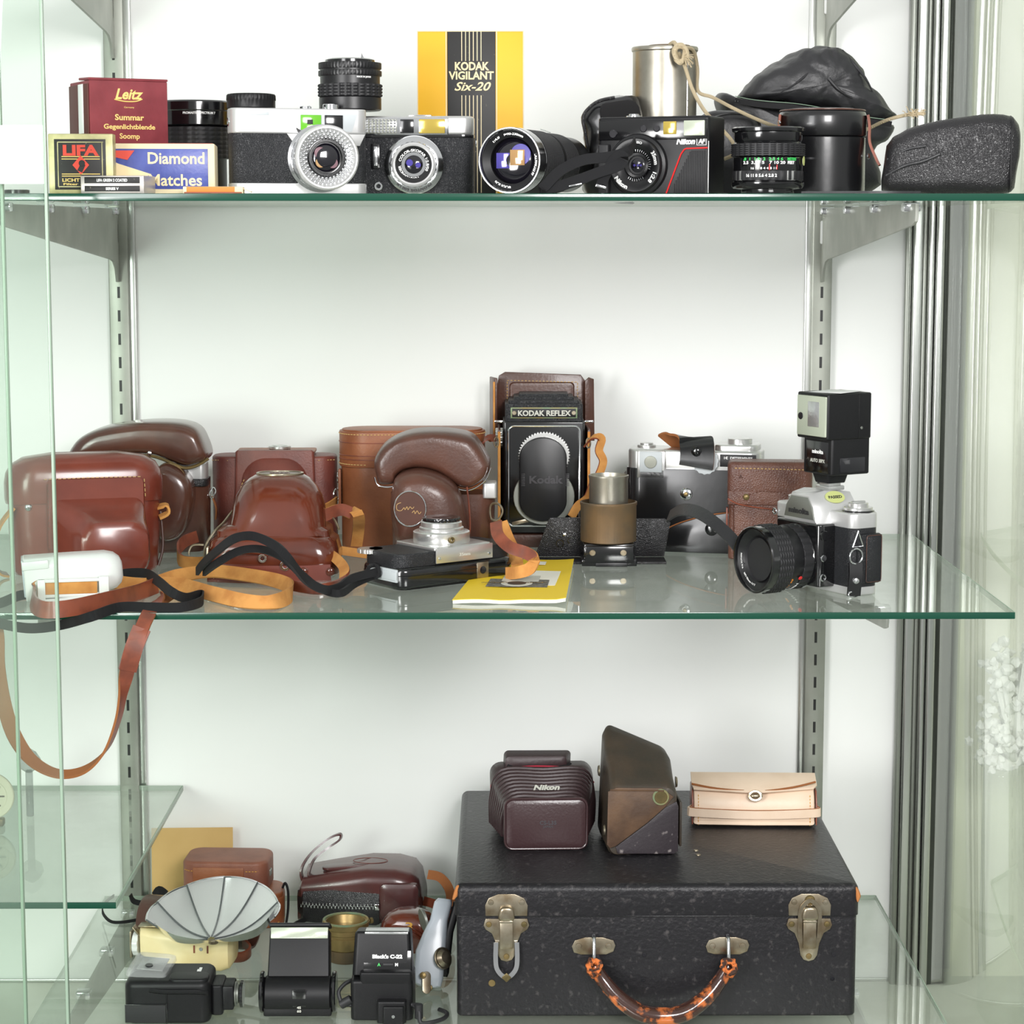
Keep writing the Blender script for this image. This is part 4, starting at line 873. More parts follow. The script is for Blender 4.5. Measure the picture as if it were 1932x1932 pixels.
# F: domed case lying with its nose up
b = AT(520, 2.185, Z2)
t = thing('camera_case', 'shiny chestnut case lying on its back, domed nose up with an oval silver badge', 'camera case', b, 0)
part(t, 'case_body', 'leather_dome', loft([[(x, y, z) for x, y in rr(w_, d_, r_, 6)] for w_, d_, r_, z in ((118, 66, 14, 0), (128, 78, 18, 4), (130, 80, 20, 22), (124, 76, 22, 36), (108, 66, 20, 42))]))
part(t, 'shoulder', 'leather_dome', loft([[(x, y + 4, z) for x, y in rr(w_, d_, r_, 6)] for w_, d_, r_, z in ((116, 70, 14, 30), (110, 66, 12, 46), (98, 60, 12, 50), (92, 58, 12, 51))]))
part(t, 'nose_dome', 'leather_dome', loft([[(x + 4, y + sh, z) for x, y in rr(w_, d_, r_, 10)] for w_, d_, r_, z, sh in ((98, 66, 14, 42, 0), (95, 63, 20, 48, 1), (93, 62, 26, 58, 3), (91, 61, 29, 68, 5), (85, 58, 28, 78, 8), (73, 51, 25, 88, 11), (60, 42, 20.5, 94, 14), (49, 34, 16.5, 97, 16), (41, 28, 13.5, 98, 17))]))
part(t, 'oval_badge', 'nickel', tf(ring(20, 22.5, 2.4), (4, 17, 97), (0, 0, 0), (1.05, .78, 1)), label='silver oval badge rim')
part(t, 'badge_face', 'leather_brown', tf(cyl(20.4, 1.2), (4, 17, 97.4), (0, 0, 0), (1.05, .78, 1)))
part(t, 'lettering', 'leather_dark', tf(txt('ZORKI', 5, 20, .2, .1), (4, 17, 99), (-90, 0, 0), (1, 1, .8)))
part(t, 'metal_rim', 'nickel', join(tube([(-68, -20, 12), (-66, -24, 30), (-58, -20, 44), (-50, -8, 52), (-44, 6, 60), (-40, 14, 64)], 1.3, 8, 6), tube([(64, -12, 46), (58, 4, 54), (48, 14, 60)], 1.3, 8, 6)), label='bright metal edge of the opening')
part(t, 'strap_lug', 'nickel', join(box(2, 12, 20, .6, (-62, -34, 22)), tube([(-66, -36, 34), (-76, -38, 34), (-80, -38, 28), (-80, -38, 24)], 1, 8, 4)), label='metal lug on the left')
part(t, 'bottom_strip', 'leather_red', ribbon([(-62, -41, 7), (-30, -43, 6), (0, -43.5, 6), (30, -43, 6), (58, -41, 7)], 17, 2.6, (0, 0.1, 1), 6), label='riveted strip along the front edge')
parts(t, 'rivet', 'leather_dome', [snap((x_, -44.4, z_), 4.2) for x_, z_ in ((-50, 9), (-40, 26), (-6, 27), (32, 9), (58, 9))])
part(t, 'front_tab', 'leather_dome', join(tube([(-42, -42, 26), (-24, -44, 29), (-4, -42, 27)], 3, 8, 5)))
part(t, 'tripod_socket', 'chrome', tf(ring(2.6, 5, 3), (14, -44, 15), FR))
part(t, 'tripod_socket', 'chrome', tf(ring(2, 4.2, 3), (-8, -43.5, 22), FR))
# straps of F (tan) - left loop and long tan strap
def zz(px, py, h): return G(px, py, Z2 + h / 1000) * 1000
tn = 'suede_tan'
part(t, 'strap_loop', [tn, 'leather_strap'], ribbon([zz(372, 1012, 26), zz(348, 1022, 22), zz(336, 1040, 14), zz(342, 1058, 8), zz(370, 1062, 8), zz(395, 1060, 10)], 12, 2.2, (0, .1, 1), 6, True), world=True, label='tan strap loop at the left end')
part(t, 'carry_strap', ['leather_strap', tn], ribbon([zz(552, 1030, 22), zz(545, 1012, 34), zz(562, 996, 46), zz(600, 978, 56), zz(640, 962, 62), zz(662, 968, 58)], 12, 2.2, [(0, .3, 1)]*2 + [(.3, .5, 1)]*4, 6, True), world=True)
part(t, 'carry_strap', [tn, 'leather_strap'], ribbon([zz(660, 962, 60), zz(676, 972, 56), zz(676, 1000, 36), zz(672, 1030, 18)], 12, 2.2, [(1, .6, .5), (1, .3, 0), (1, .2, 0), (1, .2, 0)], 6, True), world=True)
part(t, 'carry_strap', [tn, 'leather_strap'], ribbon([zz(562, 1028, 26), zz(600, 1032, 22), zz(650, 1040, 18), zz(692, 1046, 14)], 9, 2, (0, .4, 1), 6, True), world=True)
part(t, 'carry_strap', [tn, 'leather_strap'], ribbon([zz(600, 1034, 26), zz(630, 1050, 22), zz(650, 1075, 16), zz(640, 1100, 8), zz(600, 1112, 6.5), zz(545, 1104, 6.5)], 10, 2, [(0, .2, 1), (.4, .2, 1), (.9, .1, .3), (.5, .2, 1), (0, .5, .7), (0, .5, .7)], 6, True), world=True)
part(t, 'strap_buckle', 'nickel', tube([zz(564, 1022, 32), zz(600, 1018, 33), zz(606, 1026, 29), zz(572, 1032, 28)], 1.1, 8, 1, True), world=True)
# long tan strap bundle in front
t = thing('leather_strap', 'long tan leather strap looped flat between the white finder and the domed case', 'strap', G(400, 1110, Z2), 0)
part(t, 'strap_run', tn, ribbon([zz(186, 1092, 6), zz(230, 1100, 6), zz(285, 1102, 6), zz(340, 1086, 8), zz(400, 1078, 10), zz(460, 1084, 9), zz(515, 1094, 7), zz(546, 1106, 7), zz(548, 1122, 7), zz(515, 1136, 7), zz(460, 1134, 7), zz(400, 1120, 7), zz(340, 1104, 8), zz(290, 1100, 9)], 14, 2, (0, .75, .75), 7), world=True)
part(t, 'strap_run', [tn, 'leather_strap'], ribbon([zz(296, 1104, 8), zz(260, 1118, 6), zz(210, 1130, 8.5), zz(140, 1146, 8.5), zz(90, 1151, 8.5), zz(66, 1142, 9), zz(62, 1122, 10), zz(78, 1106, 16), zz(110, 1100, 17), zz(150, 1094, 17), zz(188, 1090, 10)], 15, 2, [(0, .3, 1)]*5 + [(.2, .1, 1)]*3 + [(0, .05, 1)]*3, 7, True), world=True, label='glossy brown side of the strap')
parts(t, 'strap_hole', 'leather_dark', [tf(cyl(1.4, .6), zz(462, 1132, 7) , (20, 0, 0)), tf(cyl(1.4, .6), zz(534, 1124, 8), (20, 0, 0))], world=True)
# hanging brown strap over the front edge
hp = [zz(340, 1120, 8), zz(322, 1122, 8), zz(300, 1132, 6), P(284, 1152, 1.965)*1000, P(268, 1185, 1.945)*1000, P(252, 1225, 1.94)*1000, P(240, 1265, 1.94)*1000, P(232, 1310, 1.94)*1000, P(222, 1360, 1.94)*1000, P(200, 1415, 1.94)*1000, P(160, 1452, 1.94)*1000, P(110, 1460, 1.94)*1000, P(62, 1436, 1.94)*1000, P(28, 1390, 1.94)*1000, P(8, 1330, 1.94)*1000, P(-4, 1260, 1.94)*1000, P(-6, 1200, 1.945)*1000, P(-14, 1165, 1.965)*1000, zz(-30, 1130, 6)]
Wd = [(0, 1, .2)]*2 + [(.5, .8, .3), (1, .2, 0), (1, .1, .2), (1, .1, .2), (1, .4, .1), (.4, 1, 0), (.2, 1, 0), (.2, 1, .2), (0, 1, .3), (0, 1, .3), (.4, .9, .3), (.9, .5, 0), (1, .2, 0), (1, .1, 0), (1, .1, 0), (1, .2, 0), (1, .6, 0)]
t = thing('leather_strap', 'brown leather strap hanging in a deep loop below the middle shelf', 'strap', hp[0] / 1000, 0)
part(t, 'strap_loop', ['leather_strap', 'suede_dark'], ribbon(hp, 13, 2.2, Wd, 7, True), world=True)
part(t, 'splice_sleeve', 'leather_strap', ribbon(hp[4:7], 16, 4, Wd[4:7], 6), world=True)
# black cord on the left
bc = [zz(-30, 1140, 4), zz(0, 1138, 4), zz(46, 1122, 5), zz(110, 1126, 4), zz(170, 1122, 5), zz(205, 1096, 8), zz(235, 1082, 12), zz(275, 1082, 14), zz(300, 1098, 16), zz(322, 1116, 15), zz(350, 1128, 8), zz(380, 1122, 5), zz(378, 1136, 4), zz(340, 1146, 4), zz(280, 1146, 4), zz(225, 1146, 4), zz(170, 1164, 3), P(110, 1180, 1.95)*1000, P(50, 1185, 1.94)*1000, P(-20, 1172, 1.94)*1000]
t = thing('webbing_strap', 'black woven strap snaking round the white finder to the left edge', 'strap', bc[1] / 1000, 0)
part(t, 'strap_run', 'webbing', ribbon(bc, 9, 1.6, [(0, .6, .8)]*5 + [(.2, .6, .8)]*6 + [(0, .5, 1)]*9, 7), world=True)
# O: white finder
base = G(140, 1138, Z2)
t = thing('clip_on_finder', 'white and pale grey plastic hood unit in front of the large red-brown case', 'finder', base, 12)
part(t, 'hood', 'white_plastic', tf(loft([[(x_, q[0], q[1]) for q in rr(d_, h_, r_, 6)] for x_, d_, h_, r_ in ((-44, 40, 38, 7), (-43, 42, 40, 8), (0, 42, 38, 10), (30, 41, 36, 12), (38, 38, 32, 13), (43, 30, 24, 11), (45, 20, 14, 6))]), (0, 22, 24), (0, -4, 0)))
part(t, 'hood_mouth', 'grey_blue_plastic', tf(box(2, 36, 34, 1), (-44.5, 21, 23), (0, -4, 0)), label='pale blue-grey open end')
part(t, 'hood_flap', 'white_plastic', tf(box(24, 3, 8, 1), (-34, 1, 36), (0, -4, 0)))
part(t, 'foot_plate', 'white_plastic', join(box(56, 8, 3, 1, (-8, -2, 3)), tf(tube([(-30, -4, 2), (0, -5, 4), (30, -2, 8)], 3.4, 8, 5))))
fr = part(t, 'strap_clamp', 'white_plastic', join(box(58, 3, 3, .6, (-3, -5, 22)), box(58, 3, 3, .6, (-3, -5, 8)), box(7, 4, 19, .8, (-29, -5, 14)), box(9, 5, 20, .8, (27, -5, 15))))
part(fr, 'clamped_strap', 'suede_tan', box(48, 2, 11, .4, (-3, -4, 15)), label='tan leather held in the clamp')
# G: camera lying on its back
b = G(822, 1100, Z2) + Vector((.002, .014, 0))
t = thing('folding_camera', 'black camera lying on its back, silver lens mount pointing up, black cord attached', 'camera', b, 38); t.scale = (1.06, 1.06, 1.03)
part(t, 'back_shell', 'black_gloss', pill(132, 66, 22, 14, 5, 5))
part(t, 'front_shell', 'black_leatherette', pill(130, 60, 14, 14, 2, 1, z=20))
part(t, 'seam_line', 'black_plastic', tube([(x, y, 14) for x, y in rr(132.4, 66.4, 14, 6)], .4, 5, 1, True))
part(t, 'face_plate', 'satin', join(pill(64, 62, 3.6, 3, 1, z=33.6, c=(6, 0)), box(64, 1.6, 14, .4, (6, -32, 29.6))), label='silver centre plate folded over the side')
parts(t, 'plate_screw', 'chrome', [tf(cyl(1.4, .6, b=.2, seg=12), (q, -32.8, 27), FR) for q in (-22, 34)])
part(t, 'lettering', 'print_light', tf(txt('35mm', 3, 12, .1, .05), (6, -33, 29)))
part(t, 'lens_barrel', 'satin', lathe([(25, 36), (26, 37.5), (26, 46), (24.5, 47), (20, 47.4), (20, 50), (18.6, 51), (18.6, 56), (17.6, 57), (12, 57)], 64).copy() if False else tf(lathe([(25, 36), (26, 37.5), (26, 47), (24.5, 48), (20.4, 48.4), (20.4, 51), (18.8, 52), (18.8, 56), (17.6, 57)], 64), (4, 0, 0)))
part(t, 'aperture_ring', 'black_gloss', tf(ribs(17.4, 56.5, 60.5, 96, .5), (4, 0, 0)))
part(t, 'lens_element', 'lens_deep', tf(lathe([(12, 60), (9, 61), (.01, 61.6)], 36), (4, 0, 0)))
parts(t, 'sync_post', 'brass', [tf(ring(1.4, 3, 3), (-4, -24.6, 42), FR)])
part(t, 'barrel_pin', 'chrome', tube([(-20, -14, 46), (-25, -17, 47)], .8, 7, 1))
part(t, 'side_dial', 'grey_plastic', tf(cyl(11, 40, b=.6), (-66, 8, 16), (90, 0, 0), (.32, 1, 1)).copy() if False else join(box(2.4, 42, 12, .6, (-65, -6, 14)), box(3, 30, 8, .6, (-65.6, -12, 14))), label='grey ribbed plate on the end')
part(t, 'wind_wheel', 'satin', tf(ribs(12, 0, 4, 72, .7), (-60, 22, 30), (0, 0, 0)))
part(t, 'tripod_socket', 'nickel', join(box(13, 1.6, 15, .4, (26, -33, 12)), ), label='square silver tripod plate')
part(t, 'socket_hole', 'lens_deep', tf(cyl(3.6, .6), (26, -33.6, 12), FR))
rw = chain(t); lug = rw @ Vector((-.068, -.004, .016)) * 1000
cd = [lug, zz(668, 1090, 14), zz(640, 1108, 8), zz(610, 1112, 10), zz(575, 1092, 22), zz(545, 1055, 44), zz(520, 1030, 55), zz(480, 1012, 62), zz(445, 1015, 62), zz(415, 1035, 50), zz(385, 1062, 30), zz(372, 1078, 18)]
cd2 = [lug + Vector((0, 2, -2)), zz(672, 1100, 8), zz(640, 1120, 5), zz(600, 1108, 8), zz(565, 1080, 26), zz(530, 1050, 40), zz(490, 1036, 48), zz(450, 1040, 46), zz(410, 1062, 34), zz(385, 1080, 18)]
part(t, 'neck_cord', 'webbing', join(ribbon(cd, 8, 3, (0, .3, 1), 7), ribbon(cd2, 7, 3, (0, .3, 1), 7)), world=True, label='black woven neck cord')
part(t, 'cord_knot', 'webbing', join(*[tube([lug + Vector((-6 + 6*math.cos(a + k), 5*math.sin(a*2 + k), 6*math.sin(a + k))) for a in [rad(q) for q in range(0, 360, 60)]], 1.8, 7, 3, True) for k in range(3)]), world=True)
# H: booklet
cs = [G(853, 1140, Z2), G(1068, 1142, Z2), G(1083, 1066, Z2), G(918, 1060, Z2)]
c0 = sum(cs, Vector()) / 4; t = thing('instruction_booklet', 'yellow instruction booklet printed with a camera, lying at the shelf front', 'booklet', c0, 0)
cl = [(p_ - c0) * 1000 for p_ in cs]
def quad(z0, z1, f=1.0, curl=0): 
    bm = bmesh.new(); N = 12; rows = []
    for side in (z0, z1):
        g = [[bm.verts.new((cl[0].lerp(cl[1], i/N).lerp(cl[3].lerp(cl[2], i/N), j/N) * f) + Vector((0, 0, side + curl * (abs(math.sin(i/N*7)) * (1 - j/N) * 1.4 + (i/N)**6 * 3)))) for j in range(N+1)] for i in range(N+1)]
        rows.append(g)
    a, c = rows
    for i in range(N):
        for j in range(N):
            bm.faces.new((c[i][j], c[i+1][j], c[i+1][j+1], c[i][j+1])); bm.faces.new((a[i][j], a[i][j+1], a[i+1][j+1], a[i+1][j]))
    for i in range(N):
        bm.faces.new((a[i][0], a[i+1][0], c[i+1][0], c[i][0])); bm.faces.new((a[i+1][N], a[i][N], c[i][N], c[i+1][N]))
        bm.faces.new((a[0][i+1], a[0][i], c[0][i], c[0][i+1])); bm.faces.new((a[N][i], a[N][i+1], c[N][i+1], c[N][i]))
    bmesh.ops.recalc_face_normals(bm, faces=bm.faces); return bm
part(t, 'pages', 'paper', quad(0.2, 3.6, .99, .8)); part(t, 'cover', 'booklet_yellow', quad(3.7, 4.1, 1, .8))
def onb(u0, v0, u1, v1, z=5.4):
    q = [cl[0].lerp(cl[1], u).lerp(cl[3].lerp(cl[2], u), v) + Vector((0, 0, z)) for u, v in ((u0, v0), (u1, v0), (u1, v1), (u0, v1))]
    return loft([[p_ - Vector((0, 0, .2)) for p_ in q], q])
part(t, 'cover_picture', 'paper', onb(.38, .32, .92, .68), label='white printed panel')
part(t, 'cover_picture', 'print_grey', join(onb(.22, .27, .80, .45, 5.7)), label='printed camera')
ce = cl[0].lerp(cl[1], .5).lerp(cl[3].lerp(cl[2], .5), .34)
part(t, 'cover_picture', 'print_light', join(tf(cyl(15, .3), ce + Vector((0, 0, 5.9)), (0, 0, 0), (1, 1.1, 1)), onb(.34, .40, .70, .54, 5.8)), label='printed camera top and lens')
part(t, 'cover_picture', 'print_dark', tf(cyl(9, .3), ce + Vector((0, 0, 6.2)), (0, 0, 0), (1, 1.1, 1)), label='printed dark lens')
part(t, 'lettering', 'brass', tf(txt('INSTRUCTION  BOOKLET', 5, 62, .1, .05), (-6, -36, 6.4), (-90, 0, 0)))
part(t, 'lettering', 'paper', onb(.50, .84, .70, .92, 5.4), label='small white title strip')
# I: twin lens reflex in its case
b = AT(1026, 2.365, Z2 + .013)
t = thing('twin_lens_camera', 'tall black twin-lens camera with a silver name plate, standing in a brown case', 'camera', b, 0); t.scale = (1.15, 1, 1.07)
z0 = 2.5
part(t, 'body', 'black_leatherette', pill(76, 70, 112, 4, 1.5, 1.5, z=z0, c=(0, 36)))
part(t, 'face_plate', 'black_gloss', pill(74, 4, 112, 1.5, 1.2, 1.2, z=z0, c=(0, -.5)))
part(t, 'face_rim', 'chrome', tube([(x, -3, z + 60) for x, z in rr(66, 100, 5, 4)], 1, 8, 1, True), label='silver outline of the front')
part(t, 'hood', 'black_leatherette', join(pill(72, 66, 20, 2, 1, .5, z=112, c=(0, 36)), pill(66, 60, 4, 2, 1, .5, z=131, c=(0, 38)), pill(56, 50, 3.5, 2, 1, .5, z=134.5, c=(0, 40)), pill(46, 40, 3, 2, 1, .5, z=137.5, c=(0, 42))))
np_ = part(t, 'name_plate', 'verdigris', box(62, 1.4, 11, .4, (0, 2, 123)), label='pale metal frame of the name plate')
part(np_, 'plate_field', 'black_plastic', box(59, 1.4, 8.6, .2, (0, 1.5, 123)))
part(np_, 'lettering', 'print_light', tf(txt('KODAK REFLEX', 5.4, 49, .2, .25), (0, .6, 123)))
parts(np_, 'plate_screw', 'nickel', [tf(cyl(2.2, .8, b=.3, seg=14), (q, .9, 123), FR) for q in (-27.6, 27.6)])
part(t, 'focus_gear', 'satin', tf(ribs(24, 0, 7, 208, 1.2), (0, -2, 81), FR), label='silver toothed upper lens rim')
part(t, 'lower_ring', 'aluminium_dark', tf(cyl(28.5, 5), (0, -2, 40), FR), label='silver lower lens ring')
part(t, 'lens_cover', 'black_satin', join(prism([(22*math.cos(rad(a)) - 1, 79 + 21*math.sin(rad(a))) for a in range(0, 181, 10)] + [(22*math.cos(rad(a)) - 1, 36 + 20*math.sin(rad(a))) for a in range(180, 361, 10)], 12, -14.5, 1.6)), label='black cap covering both lenses')
part(t, 'lettering', 'emboss_grey', tf(txt('Kodak', 7.5, 31, .7, .3), (1, -14.6, 58)))
part(t, 'grip_ribs', 'emboss_grey', join(*[box(3.4, 1.2, .6, .2, (x_, -14.8, 52 + k*1.6)) for x_ in (-19.5, 21.5) for k in range(8)]))
part(t, 'side_knob', 'satin', tf(ribs(10, 0, 7, 60, .8), (-38, 26, 96), (0, -90, 0)))
part(t, 'focus_lever', 'nickel', tf(box(16, 1.2, 4, .6), (-22, -3.4, 14), (0, -14, 0)))
parts(t, 'strap_lug', 'chrome', [box(8, 5, 2.4, .6, (-42, 8, 114)), box(8, 5, 2.4, .6, (42, 8, 114))])
cb = thing('ever_ready_case', 'open brown leather case with an upright stitched flap, holding the twin-lens camera', 'case', b, 0); cb.scale = (1.15, 1, 1.01)
part(cb, 'case_floor', 'leather_brown', box(86, 82, 14, 1.5, (0, 34, -5.2)))
parts(cb, 'side_wall', 'leather_brown', [box(2.4, 78, 112, 1, (-41.6, 36, 57)), box(2.4, 78, 112, 1, (41.6, 36, 57))])
parts(cb, 'cut_edge', 'suede_tan', [box(2.6, 1.6, 108, .5, (-41.6, -3.6, 57)), box(2.6, 1.6, 108, .5, (41.6, -3.6, 57))])
part(cb, 'back_wall', 'leather_brown', box(84, 2.4, 118, 1, (0, 76, 60)))
fl = part(cb, 'raised_flap', 'leather_brown', prism([(-44, 100), (-44, 152), (-42, 165), (-36, 169), (36, 166), (40, 160), (40, 100)], 4, 72, 1), label='upright back flap')
part(fl, 'flap_panel', 'leather_brown', tf(loft([[(x, -y_, z) for x, z in rr(w_, h_, 4, 4)] for w_, h_, y_ in ((62, 60, 0), (60, 58, 3), (56, 54, 3.4))]), (-1, 72, 128)))
stitches(fl, [(-34, 71.2, 102), (-34, 71.2, 160), (33, 71.2, 158), (33, 71.2, 102)], 'thread', 2, 1.4, .4)
parts(fl, 'flap_wing', 'leather_brown', [tf(box(2.6, 26, 64, 1), (-47, 62, 132), (0, 0, 12)), tf(prism([(0, 95), (0, 160), (4, 164), (9, 162), (10, 95)], 3, 0, .8), (40, 58, 0), (0, 0, 20))])
part(fl, 'wing_edge', 'suede_tan', box(2, 1.4, 60, .4, (-46.4, 48, 130)))
part(cb, 'carry_strap', ['suede_tan', 'leather_strap'], ribbon([P(1106, 838, 2.35)*1000, P(1120, 824, 2.33)*1000, P(1135, 828, 2.33)*1000, P(1130, 850, 2.33)*1000, P(1138, 870, 2.33)*1000, P(1130, 895, 2.33)*1000, P(1118, 915, 2.33)*1000, P(1108, 940, 2.33)*1000, P(1090, 955, 2.32)*1000, P(1078, 975, 2.31)*1000], 9, 1.8, [(.5, 1, .5)]*2 + [(1, .5, 0)]*8, 6, True), world=True)
part(cb, 'carry_strap', ['suede_tan', 'leather_strap'], ribbon([P(934, 826, 2.35)*1000, P(920, 828, 2.33)*1000, P(908, 840, 2.33)*1000, P(906, 856, 2.345)*1000], 8, 1.8, (.3, 1, .3), 6, True), world=True, label='tan strap end at the left')
parts(cb, 'strap_ring', 'nickel', [tube([P(936 + 4*math.cos(a), 834 + 9*math.sin(a), 2.345)*1000 for a in [rad(q) for q in range(0, 360, 45)]], .9, 7, 3, True), tube([P(1110 + 4*math.cos(a), 836 + 9*math.sin(a), 2.345)*1000 for a in [rad(q) for q in range(0, 360, 45)]], .9, 7, 3, True)], world=True)
# J: brass lens on folding black plates
b = G(1150, 1070, Z2) + Vector((0, .028, 0))
t = thing('projection_lens', 'brass and nickel lens tube standing on a small black bracket', 'lens', b, 0); t.scale = (1.08, 1.08, 1.03)
part(t, 'bracket_base', 'black_gloss', join(box(52, 46, 7, 1.2, (0, 0, 3.5)), box(48, 40, 20, 2, (0, 2, 12))))
part(t, 'front_block', 'black_gloss', box(46, 5, 17, 1, (0, -22, 12)))
parts(t, 'block_screw', 'nickel', [tf(cyl(3, 1, b=.3, seg=16), (q, -24.5, 14), FR) for q in (-16, 13)])
part(t, 'hinge', 'black_satin', join(box(30, 3, 4, .8, (2, -23.5, 2))))
part(t, 'brass_collar', 'brass_dark', lathe([(25, 22), (26.4, 23), (26.4, 58), (27, 59), (27, 61.5), (25.6, 62), (25, 56), (17, 56)], 64))
part(t, 'nickel_tube', 'can_metal', lathe([(18.4, 55), (18.4, 84), (19, 86), (19, 88), (18, 88.4), (17.4, 86), (17.2, 60)], 64, True), label='dull nickel inner tube')
part(t, 'tube_mouth', 'black_suede', cyl(17.2, 1, (0, 0, 83)))
part(t, 'collar_screw', 'black_gloss', tf(cyl(2.2, 2), (-1, -21, 24), FR))
t = thing('folding_plate', 'open black metal plate box with three small round marks, around the brass lens', 'metal plate', G(1145, 1072, Z2) + Vector((0, .055, 0)), 0)
part(t, 'left_panel', 'black_leather', tf(prism([(-72, 0), (-58, 38), (-56, 41), (-18, 41), (-18, 0)], 2.6, 0, .5), (0, 4, 3), (4, 0, 0)))
part(t, 'right_panel', 'black_leather', tf(prism([(22, 0), (22, 40), (62, 40), (68, 36), (62, 0)], 2.6, 0, .5), (0, 4, 3), (4, 0, 0)))
part(t, 'floor_panel', 'black_leather', box(132, 34, 2.6, .8, (-4, -14, 1.5)))
parts(t, 'round_mark', 'black_gloss', [tf(ring(3, 4.4, .8), p_, (94, 0, 0)) for p_ in ((-38, 3.6, 34), (-34, 3.2, 20), (-46, 3.2, 17))])
part(t, 'snap_stud', 'chrome', snap((-41, 3.4, 26), 2.4))
# K: silver camera in black half case
b = AT(1312, 2.355, Z2)
t = thing('rangefinder_camera', 'silver camera in a worn black half-case, flap up, right of the brass lens', 'camera', b, -14)
part(t, 'half_case', 'black_shiny_leather', loft([[(x, y, z) for x, y in rr(w_, d_, r_, 6)] for w_, d_, r_, z in ((136, 46, 14, 0), (144, 54, 17, 4), (146, 56, 18, 40), (147, 56, 18, 86), (146, 55, 18, 88))]))
part(t, 'top_housing', 'satin', join(pill(142, 48, 24, 13, 3, 1, z=84), pill(46, 42, 8, 10, 2, 1, z=106, c=(44, 2))))
part(t, 'finder_frame', 'satin', box(30, 4, 30, 1.5, (-44, -26, 92)))
fw = part(t, 'finder_window', 'grey_plastic', box(24, 2, 22, 2, (-44, -28, 95)))
part(fw, 'eyepiece', 'finder_clear', tf(cyl(6.6, 2), (-44, -28.6, 95), FR))
part(t, 'wind_knob', 'satin', cyl(13, 6, (46, 2, 113.5)))
part(t, 'rewind_crank', 'satin', join(cyl(10, 3, (-54, 2, 107.5)), cyl(7, 5, (-54, 2, 107.5))))
part(t, 'info_plate', 'black_plastic', box(38, 1.2, 13, .4, (48, -24.6, 98)))
part(t, 'lettering', 'print_white', tf(join(tf(txt('1€  DETERMINES', 2.6, 30, .1, .1), (0, 0, 3)), tf(txt('THE EXPOSURE', 2.6, 22, .1, .1), (4, 0, -3))), (48, -25.5, 98)))
part(t, 'thumb_wheel', 'grey_plastic', tf(ribs(14, 0, 5, 60, .8), (14, -24, 97), FR))
part(t, 'case_flap', ['black_shiny_leather', 'suede_dark'], ribbon([(-30, 4, 111), (-16, -4, 117), (0, -18, 120), (5, -28, 114), (6, -33, 100), (5, -33, 91)], 36, 2.6, (1, 0, -.05), 6, True), label='raised black leather flap')
part(t, 'flap_snap', 'black_gloss', snap((5, -34.6, 108), 5))
part(t, 'snap_stud', 'chrome', snap((-6, -28.5, 62), 6.5)); part(t, 'stud_centre', 'brass', snap((-6, -30, 62), 2.6))
part(t, 'front_flap', 'black_shiny_leather', prism([(-52, 0), (-40, 14), (-20, 28), (8, 38), (40, 44), (72, 44), (72, 0)], 3, -31, 1), label='curved lower flap')
part(t, 'flap_edge', 'suede_dark', tube([(-52, -31.4, 1), (-40, -31.4, 14), (-20, -31.4, 28), (8, -31.4, 38), (40, -31.4, 44), (72, -31.4, 44)], .7, 6, 5), label='brown raw edge')
part(t, 'flap_snap', 'black_gloss', snap((22, -31.5, 26), 7))
part(t, 'strap_lug', 'chrome', tube([(-74, -4, 82), (-77, -8, 76), (-76, -8, 68), (-73, -6, 70)], 1, 7, 4, True))
part(t, 'shutter_button', 'chrome', join(cyl(2, 5, (14, -6, 107)), ))
part(t, 'neck_strap', 'black_soft_leather', ribbon([P(1262, 974, 2.20)*1000, P(1285, 962, 2.17)*1000, P(1315, 966, 2.14)*1000, P(1345, 984, 2.12)*1000, P(1372, 1008, 2.11)*1000, P(1395, 1034, 2.10)*1000, P(1415, 1060, 2.09)*1000], 13, 2, [(.2, .8, .6)]*3 + [(.6, .6, .6)]*4, 6), world=True, label='black strap arching to the right')
# L: brown grained case
b = AT(1450, 2.29, Z2)
t = thing('leather_case', 'upright brown grained leather case with a stitched lid, behind the camera with the flash', 'case', b, -6); t.scale = (1, 1, 1.06)
part(t, 'case_body', 'leather_grain', pill(84, 34, 74, 6, 1, 2))
part(t, 'case_lid', 'leather_grain', join(pill(87, 38, 32, 7, 5, .8, z=64), pill(86, 3, 14, 2, 1, 1, z=54, c=(0, -18))))
stitches(t, [(-36, -19.6, 90), (38, -19.6, 89)], 'thread', 2.2, 1.6, .45)
stitches(t, [(-28, -20, 62), (-10, -20.3, 68), (12, -20.3, 67), (30, -20, 58)], 'thread_dark', 2, 1.6, .4)
part(t, 'lid_edge', 'leather_strap', tube([(-43, -19.4, 60), (-28, -20, 54), (10, -20, 50), (42, -19, 52)], .7, 6, 5))
part(t, 'snap_stud', 'brass', snap((-24, -19.6, 62), 3.2)); part(t, 'strap_tab', 'leather_strap', box(2, 12, 20, .8, (-43.6, -4, 40)))
part(t, 'corner_seam', 'thread_dark', tube([(-36, -18, 88), (-37, -18.4, 50), (-36, -18.4, 3)], .5, 5, 3))
part(t, 'lettering', 'leather_dark', tf(txt('A', 4, None, .1, .05), (-30, -19.6, 82)))
